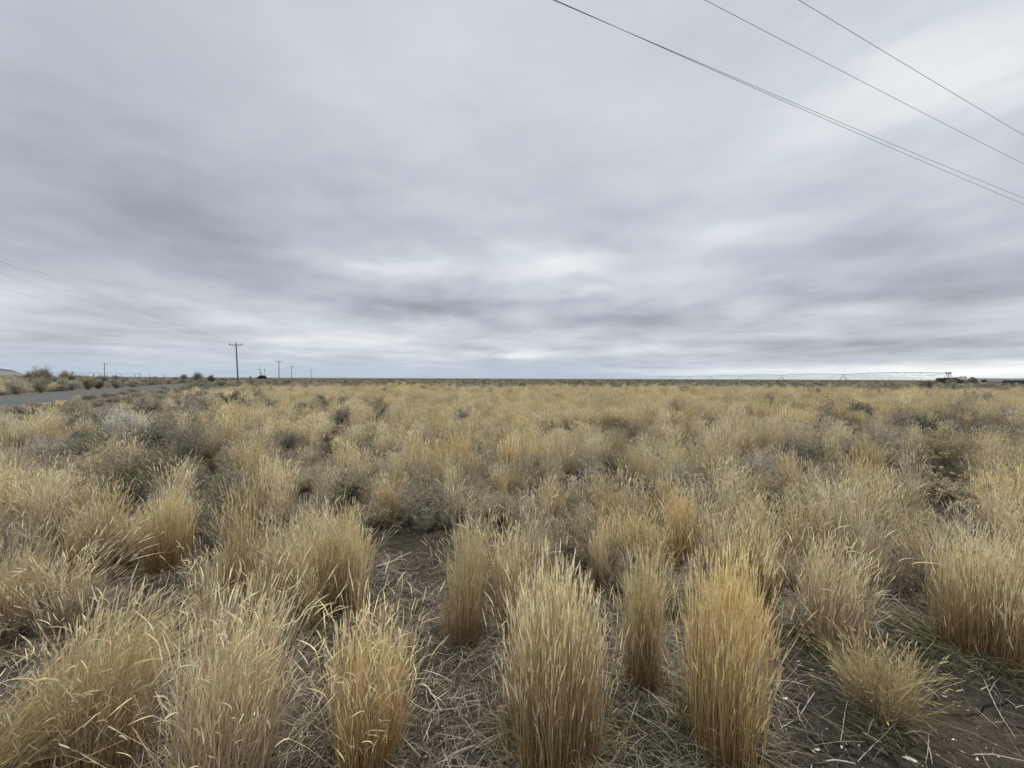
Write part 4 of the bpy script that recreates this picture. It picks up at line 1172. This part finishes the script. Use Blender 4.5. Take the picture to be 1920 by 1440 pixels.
ribbons(G, Q, np.ones((n, 3)) * .12, jitter(np.array((.035, .042, .025))[None, None] * np.ones((n, 3, 1)), r, .3), r); link_mesh('crown', G.mesh('crown'), M_LEAF, root)

# ------------------------------------------------------------------ overhead wires at upper right
# heights above the eye; straight runs towards azimuth 66 degrees, sagging between two poles out of frame
def ov_wire(p0, p1, Hv, sag, rad, label):
    # through two photo points, at height Hv above eye (before sag)
    pts = []
    for (px, py) in (p0, p1):
        d = ray(px, py); t = Hv / d.z; pts.append(np.array([d.x * t, d.y * t]))
    a, b = pts; dr = b - a; L = np.hypot(*dr); dr /= L
    s = np.linspace(-45, 55, 160)
    mid = 5.0
    zs = EZ + Hv + sag * (((s - mid) / 50) ** 2 - .0) 
    # keep the two measured points on the line
    za = sag * ((0 - mid) / 50) ** 2; zs = zs - za
    P = np.stack([a[0] + dr[0] * s, a[1] + dr[1] * s, zs], -1)
    return wire('overhead_wire', P, rad, label, 'wires crossing overhead at upper right')
ov_wire((1037, 0), (1920, 376), 7.4, 0.9, .0052, 'upper of the two close-set wires, lowest pair crossing the upper right sky')
ov_wire((1041, 0), (1920, 387), 6.3, 1.0, .0046, 'lower of the two close-set wires, lowest pair crossing the upper right sky')
ov_wire((1322, 0), (1920, 309), 7.4, 0.9, .0048, 'middle single wire crossing the upper right sky')
ov_wire((1498, 0), (1920, 254), 7.4, 0.9, .0048, 'uppermost single wire nearest the top right corner')

# ------------------------------------------------------------------ fence on the left
root = None
fp = [(176, 700.5, 52), (218, 702, 64), (253, 701.5, 82), (280, 702, 93), (307, 702, 108), (330, 702.5, 124)]
fpts = []
for (px, pt, dp) in fp:
    x, y, zt = above(px, pt, dp); fpts.append((x, y, float(ground_z(x, y)), zt))
root = empty('wire_fence', (fpts[0][0], fpts[0][1], fpts[0][2])); tag(root, 'post and wire fence with dark posts beyond the road at left', 'fence')
b0 = np.array([fpts[0][0], fpts[0][1], fpts[0][2]])
step = np.array(fpts[0][:2]) - np.array(fpts[1][:2])
extra = [(fpts[0][0] + step[0] * k * .9, fpts[0][1] + step[1] * k * .9) for k in (1,)]
allp = [(x, y, float(ground_z(x, y)), float(ground_z(x, y)) + 1.35) for x, y in extra[::-1]] + fpts
for i, (x, y, z, zt) in enumerate(allp):
    G = Geo(); tube(G, [(0, 0, -.2), (.01, 0, .7), (.0, 0, max(1.2, min(zt - z, 2.0)))], [.055, .05, .045], (.1, .1, .1), 8)
    o = link_mesh('post', G.mesh('post'), M_POST, root); o.location = np.array([x, y, z]) - b0
for hgt in (.45, .8, 1.15):
    G = Geo(); tube(G, np.array([[x, y, z + hgt] for x, y, z, zt in allp]) - b0, .006, (.1, .1, .1), 5)
    link_mesh('fence_wire', G.mesh('fence_wire'), M_WIRE, root)
x, y, zt = above(469.5, 705, 100); z = float(ground_z(x, y))
G = Geo(); tube(G, [(0, 0, -.2), (0, 0, .6), (0.02, 0, zt - z)], [.17, .16, .15], (.1, .1, .1), 8)
o = link_mesh('marker_post', G.mesh('marker_post'), M_POST); o.location = (x, y, z); tag(o, 'short thick dark post standing right of the nearest power pole', 'post')

# ------------------------------------------------------------------ centre pivot irrigation machines
def pivot(a, step, ntow, hpipe, label, first_is_centre=True, drops=True, rad=.10):
    a = np.array(a, float); step = np.array(step, float); dirn = step / np.linalg.norm(step); side = np.array([dirn[1], -dirn[0]])
    root = empty('irrigation_machine', (a[0], a[1], 0)); tag(root, label, 'irrigation machine', 'centre pivot irrigation machines on the horizon')
    def W(s, o, z): p = dirn * s + side * o; return (p[0], p[1], z)
    L = np.linalg.norm(step)
    gz = [float(ground_z(*(a + step * k))) for k in range(ntow)]
    for k in range(ntow):
        s = L * k; G = Geo(); zt = hpipe
        if k == 0 and first_is_centre:
            for (o_, s_) in ((-1.6, -1.2), (1.6, -1.2), (-1.6, 1.2), (1.6, 1.2)):
                tube(G, [W(s + s_, o_ , gz[k] - .2), W(s + s_ * .15, o_ * .15, zt)], .09, (.1, .1, .1), 6)
            tube(G, [W(s, -.9, zt + .1), W(s, .9, zt + .1)], .28, (.1, .1, .1), 8)
            tube(G, [W(s - 1.1, 0, zt + .15), W(s + 1.1, 0, zt + .15)], .22, (.1, .1, .1), 8)
            tw = link_mesh('pivot_tower', G.mesh('pivot_tower'), M_STEEL, root)
        else:
            for o_ in (-1.9, 1.9):
                for s_ in (-.35, .35): tube(G, [W(s + s_, o_, gz[k] + .6), W(s + s_ * .2, 0, zt)], .075, (.1, .1, .1), 6)
            tube(G, [W(s, -2.3, gz[k] + .6), W(s, 2.3, gz[k] + .6)], .09, (.1, .1, .1), 6)
            tw = link_mesh('drive_tower', G.mesh('drive_tower'), M_STEEL, root)
            for o_ in (-2.1, 2.1):
                G = Geo(); p = np.array(W(s, o_, gz[k] + .62)); th_ = np.linspace(0, 2 * PI, 15)
                ring = np.stack([p[0] + side[0] * np.cos(th_) * .5, p[1] + side[1] * np.cos(th_) * .5, p[2] + np.sin(th_) * .5], -1)
                tube(G, ring, .13, (.1, .1, .1), 6, cap=False)
                for q_ in range(4):
                    an = q_ * PI / 4; dv = np.array([side[0] * math.cos(an), side[1] * math.cos(an), math.sin(an)]) * .5
                    tube(G, [p - dv, p + dv], .035, (.1, .1, .1), 5)
                link_mesh('wheel', G.mesh('wheel'), M_RUBBER, tw)
        if k < ntow - 1:
            G = Geo(); n = 17; t = np.linspace(0, 1, n); bow = .55 * 4 * t * (1 - t)
            pp = np.array([W(s + L * ti, 0, hpipe + b) for ti, b in zip(t, bow)]); tube(G, pp, rad, (.1, .1, .1), 8)
            sp = link_mesh('pipe_span', G.mesh('pipe_span', True), M_STEEL, root)
            G = Geo()
            low = [W(s + L * ti, o_, hpipe + b - 1.1 * min(1, 5 * ti * (1 - ti) * 1.6)) for ti, b in zip(t, bow) for o_ in (-.6, .6)]
            low = np.array(low).reshape(n, 2, 3)
            for o_ in (0, 1): tube(G, low[:, o_], .022, (.1, .1, .1), 4)
            for i in range(2, n - 1, 2):
                tube(G, [low[i, 0], low[i, 1]], .022, (.1, .1, .1), 4)
                for o_ in (0, 1):
                    tube(G, [low[i, o_], pp[i - 1]], .022, (.1, .1, .1), 4); tube(G, [low[i, o_], pp[i + 1]], .022, (.1, .1, .1), 4)
            link_mesh('truss', G.mesh('truss'), M_STEEL, sp)
            if drops:
                G = Geo()
                for i in range(1, 14):
                    ti = i / 14; z0 = hpipe + .55 * 4 * ti * (1 - ti); p = np.array(W(s + L * ti, 0, z0)); q0 = np.array(W(s + L * ti, .35, z0 - .1))
                    zl = gz[k] + 1.5
                    tube(G, [p + [0, 0, .1], q0 + [0, 0, .12], q0 * [1, 1, 0] + [0, 0, zl]], .032, (.1, .1, .1), 4)
                    c = q0 * [1, 1, 0] + [0, 0, zl]
                    tube(G, [c, c + [0, 0, -.18]], [.16, .19], (.1, .1, .1), 6)
                link_mesh('drop_hose', G.mesh('drop_hose'), M_STEEL, sp)
    return root
f_ = FPX
pivot((818 / f_ * 145, 145), (3.3, 50), 8, 4.05, 'long pale irrigation machine spanning the right horizon, its pivot by the boulders')
# far left machine, low and distant
xa, ya, _z = above(262, 702, 420); xb, yb, _z = above(92, 702, 330)
v_ = (np.array([xb, yb]) - np.array([xa, ya])) / 4
pivot((xa, ya), v_, 5, 5.0, 'faint low irrigation machine on the left horizon behind the fence', True, False)

# ------------------------------------------------------------------ basalt boulders at right
def boulder(px, pyt, wpx, hpx, dp, tilt, col, label, seed, dz=0.0):
    x, y, zt = above(px, pyt, dp); z = float(ground_z(x, y)) - .25 + dz
    w_ = wpx / FPX * y; h = max(.5, zt - z)
    r = rr_(seed)
    import bmesh
    bm = bmesh.new(); bmesh.ops.create_cube(bm, size=1)
    bmesh.ops.subdivide_edges(bm, edges=bm.edges[:], cuts=5, use_grid_fill=True)
    pl = [Vector(norm(r.normal(size=3))) for _ in range(7)]; off = [r.uniform(.40, .56) for _ in range(7)]
    for v in bm.verts:
        p = v.co.copy()
        for nrm, of in zip(pl, off):
            d = p.dot(nrm) - of
            if d > 0: p -= nrm * d
        p += Vector(r.normal(0, .012, 3)); v.co = p
    me = bpy.data.meshes.new('boulder'); bm.to_mesh(me); bm.free()
    at_ = me.color_attributes.new('Col', 'FLOAT_COLOR', 'POINT')
    at_.data.foreach_set('color', np.tile(np.array([*col, 1], np.float32), len(me.vertices)))
    o = link_mesh('boulder', me, M_ROCK); o.location = (x, y, z + h / 2); o.scale = (w_ * 1.1, w_ * .8 + .6, h * 1.15)
    o.rotation_euler = (r.uniform(-.1, .1), tilt, r.uniform(-.4, .4))
    tag(o, label, 'boulder', 'basalt boulders on the right horizon')
DB, RB, GB = (.050, .042, .035), (.14, .108, .085), (.40, .39, .36)
boulder(1766, 710.0, 17, 6, 128, .05, DB, 'dark brown boulder at the left end of the pile', 1)
boulder(1778, 711.2, 14, 5, 127, .3, DB, 'dark slanted boulder second from the left end of the pile', 2)
boulder(1787, 710.8, 15, 5, 126, .25, RB, 'reddish brown slab in the middle of the pile', 3)
boulder(1786, 713.5, 12, 4, 121, .3, RB, 'low tilted reddish slab in front of the middle of the pile', 4)
boulder(1801.5, 707.4, 11, 6, 128, -.15, GB, 'light grey block, highest in the pile', 5)
boulder(1802, 713.3, 9, 4, 122, .1, DB, 'small dark boulder below the light grey block', 6)
boulder(1818, 709.6, 12, 6, 126, .5, RB, 'tilted slab with lit top at the right end of the pile', 7)
boulder(1811, 714.2, 12, 3, 121, .1, RB, 'flat pinkish rock between grey block and tilted slab', 8)
boulder(1831, 715.5, 7, 2, 120, 0, DB, 'small flat dark rock just right of the pile', 9)
boulder(1846, 712.8, 4, 3, 150, 0, DB, 'lone tiny dark rock on the horizon between both groups', 10)
boulder(1893, 714.7, 18, 3, 118, .1, DB, 'long low dark boulder near the right edge', 11)
boulder(1915, 714.2, 18, 3, 120, .0, DB, 'dark boulder cut by the right edge of the frame', 12)
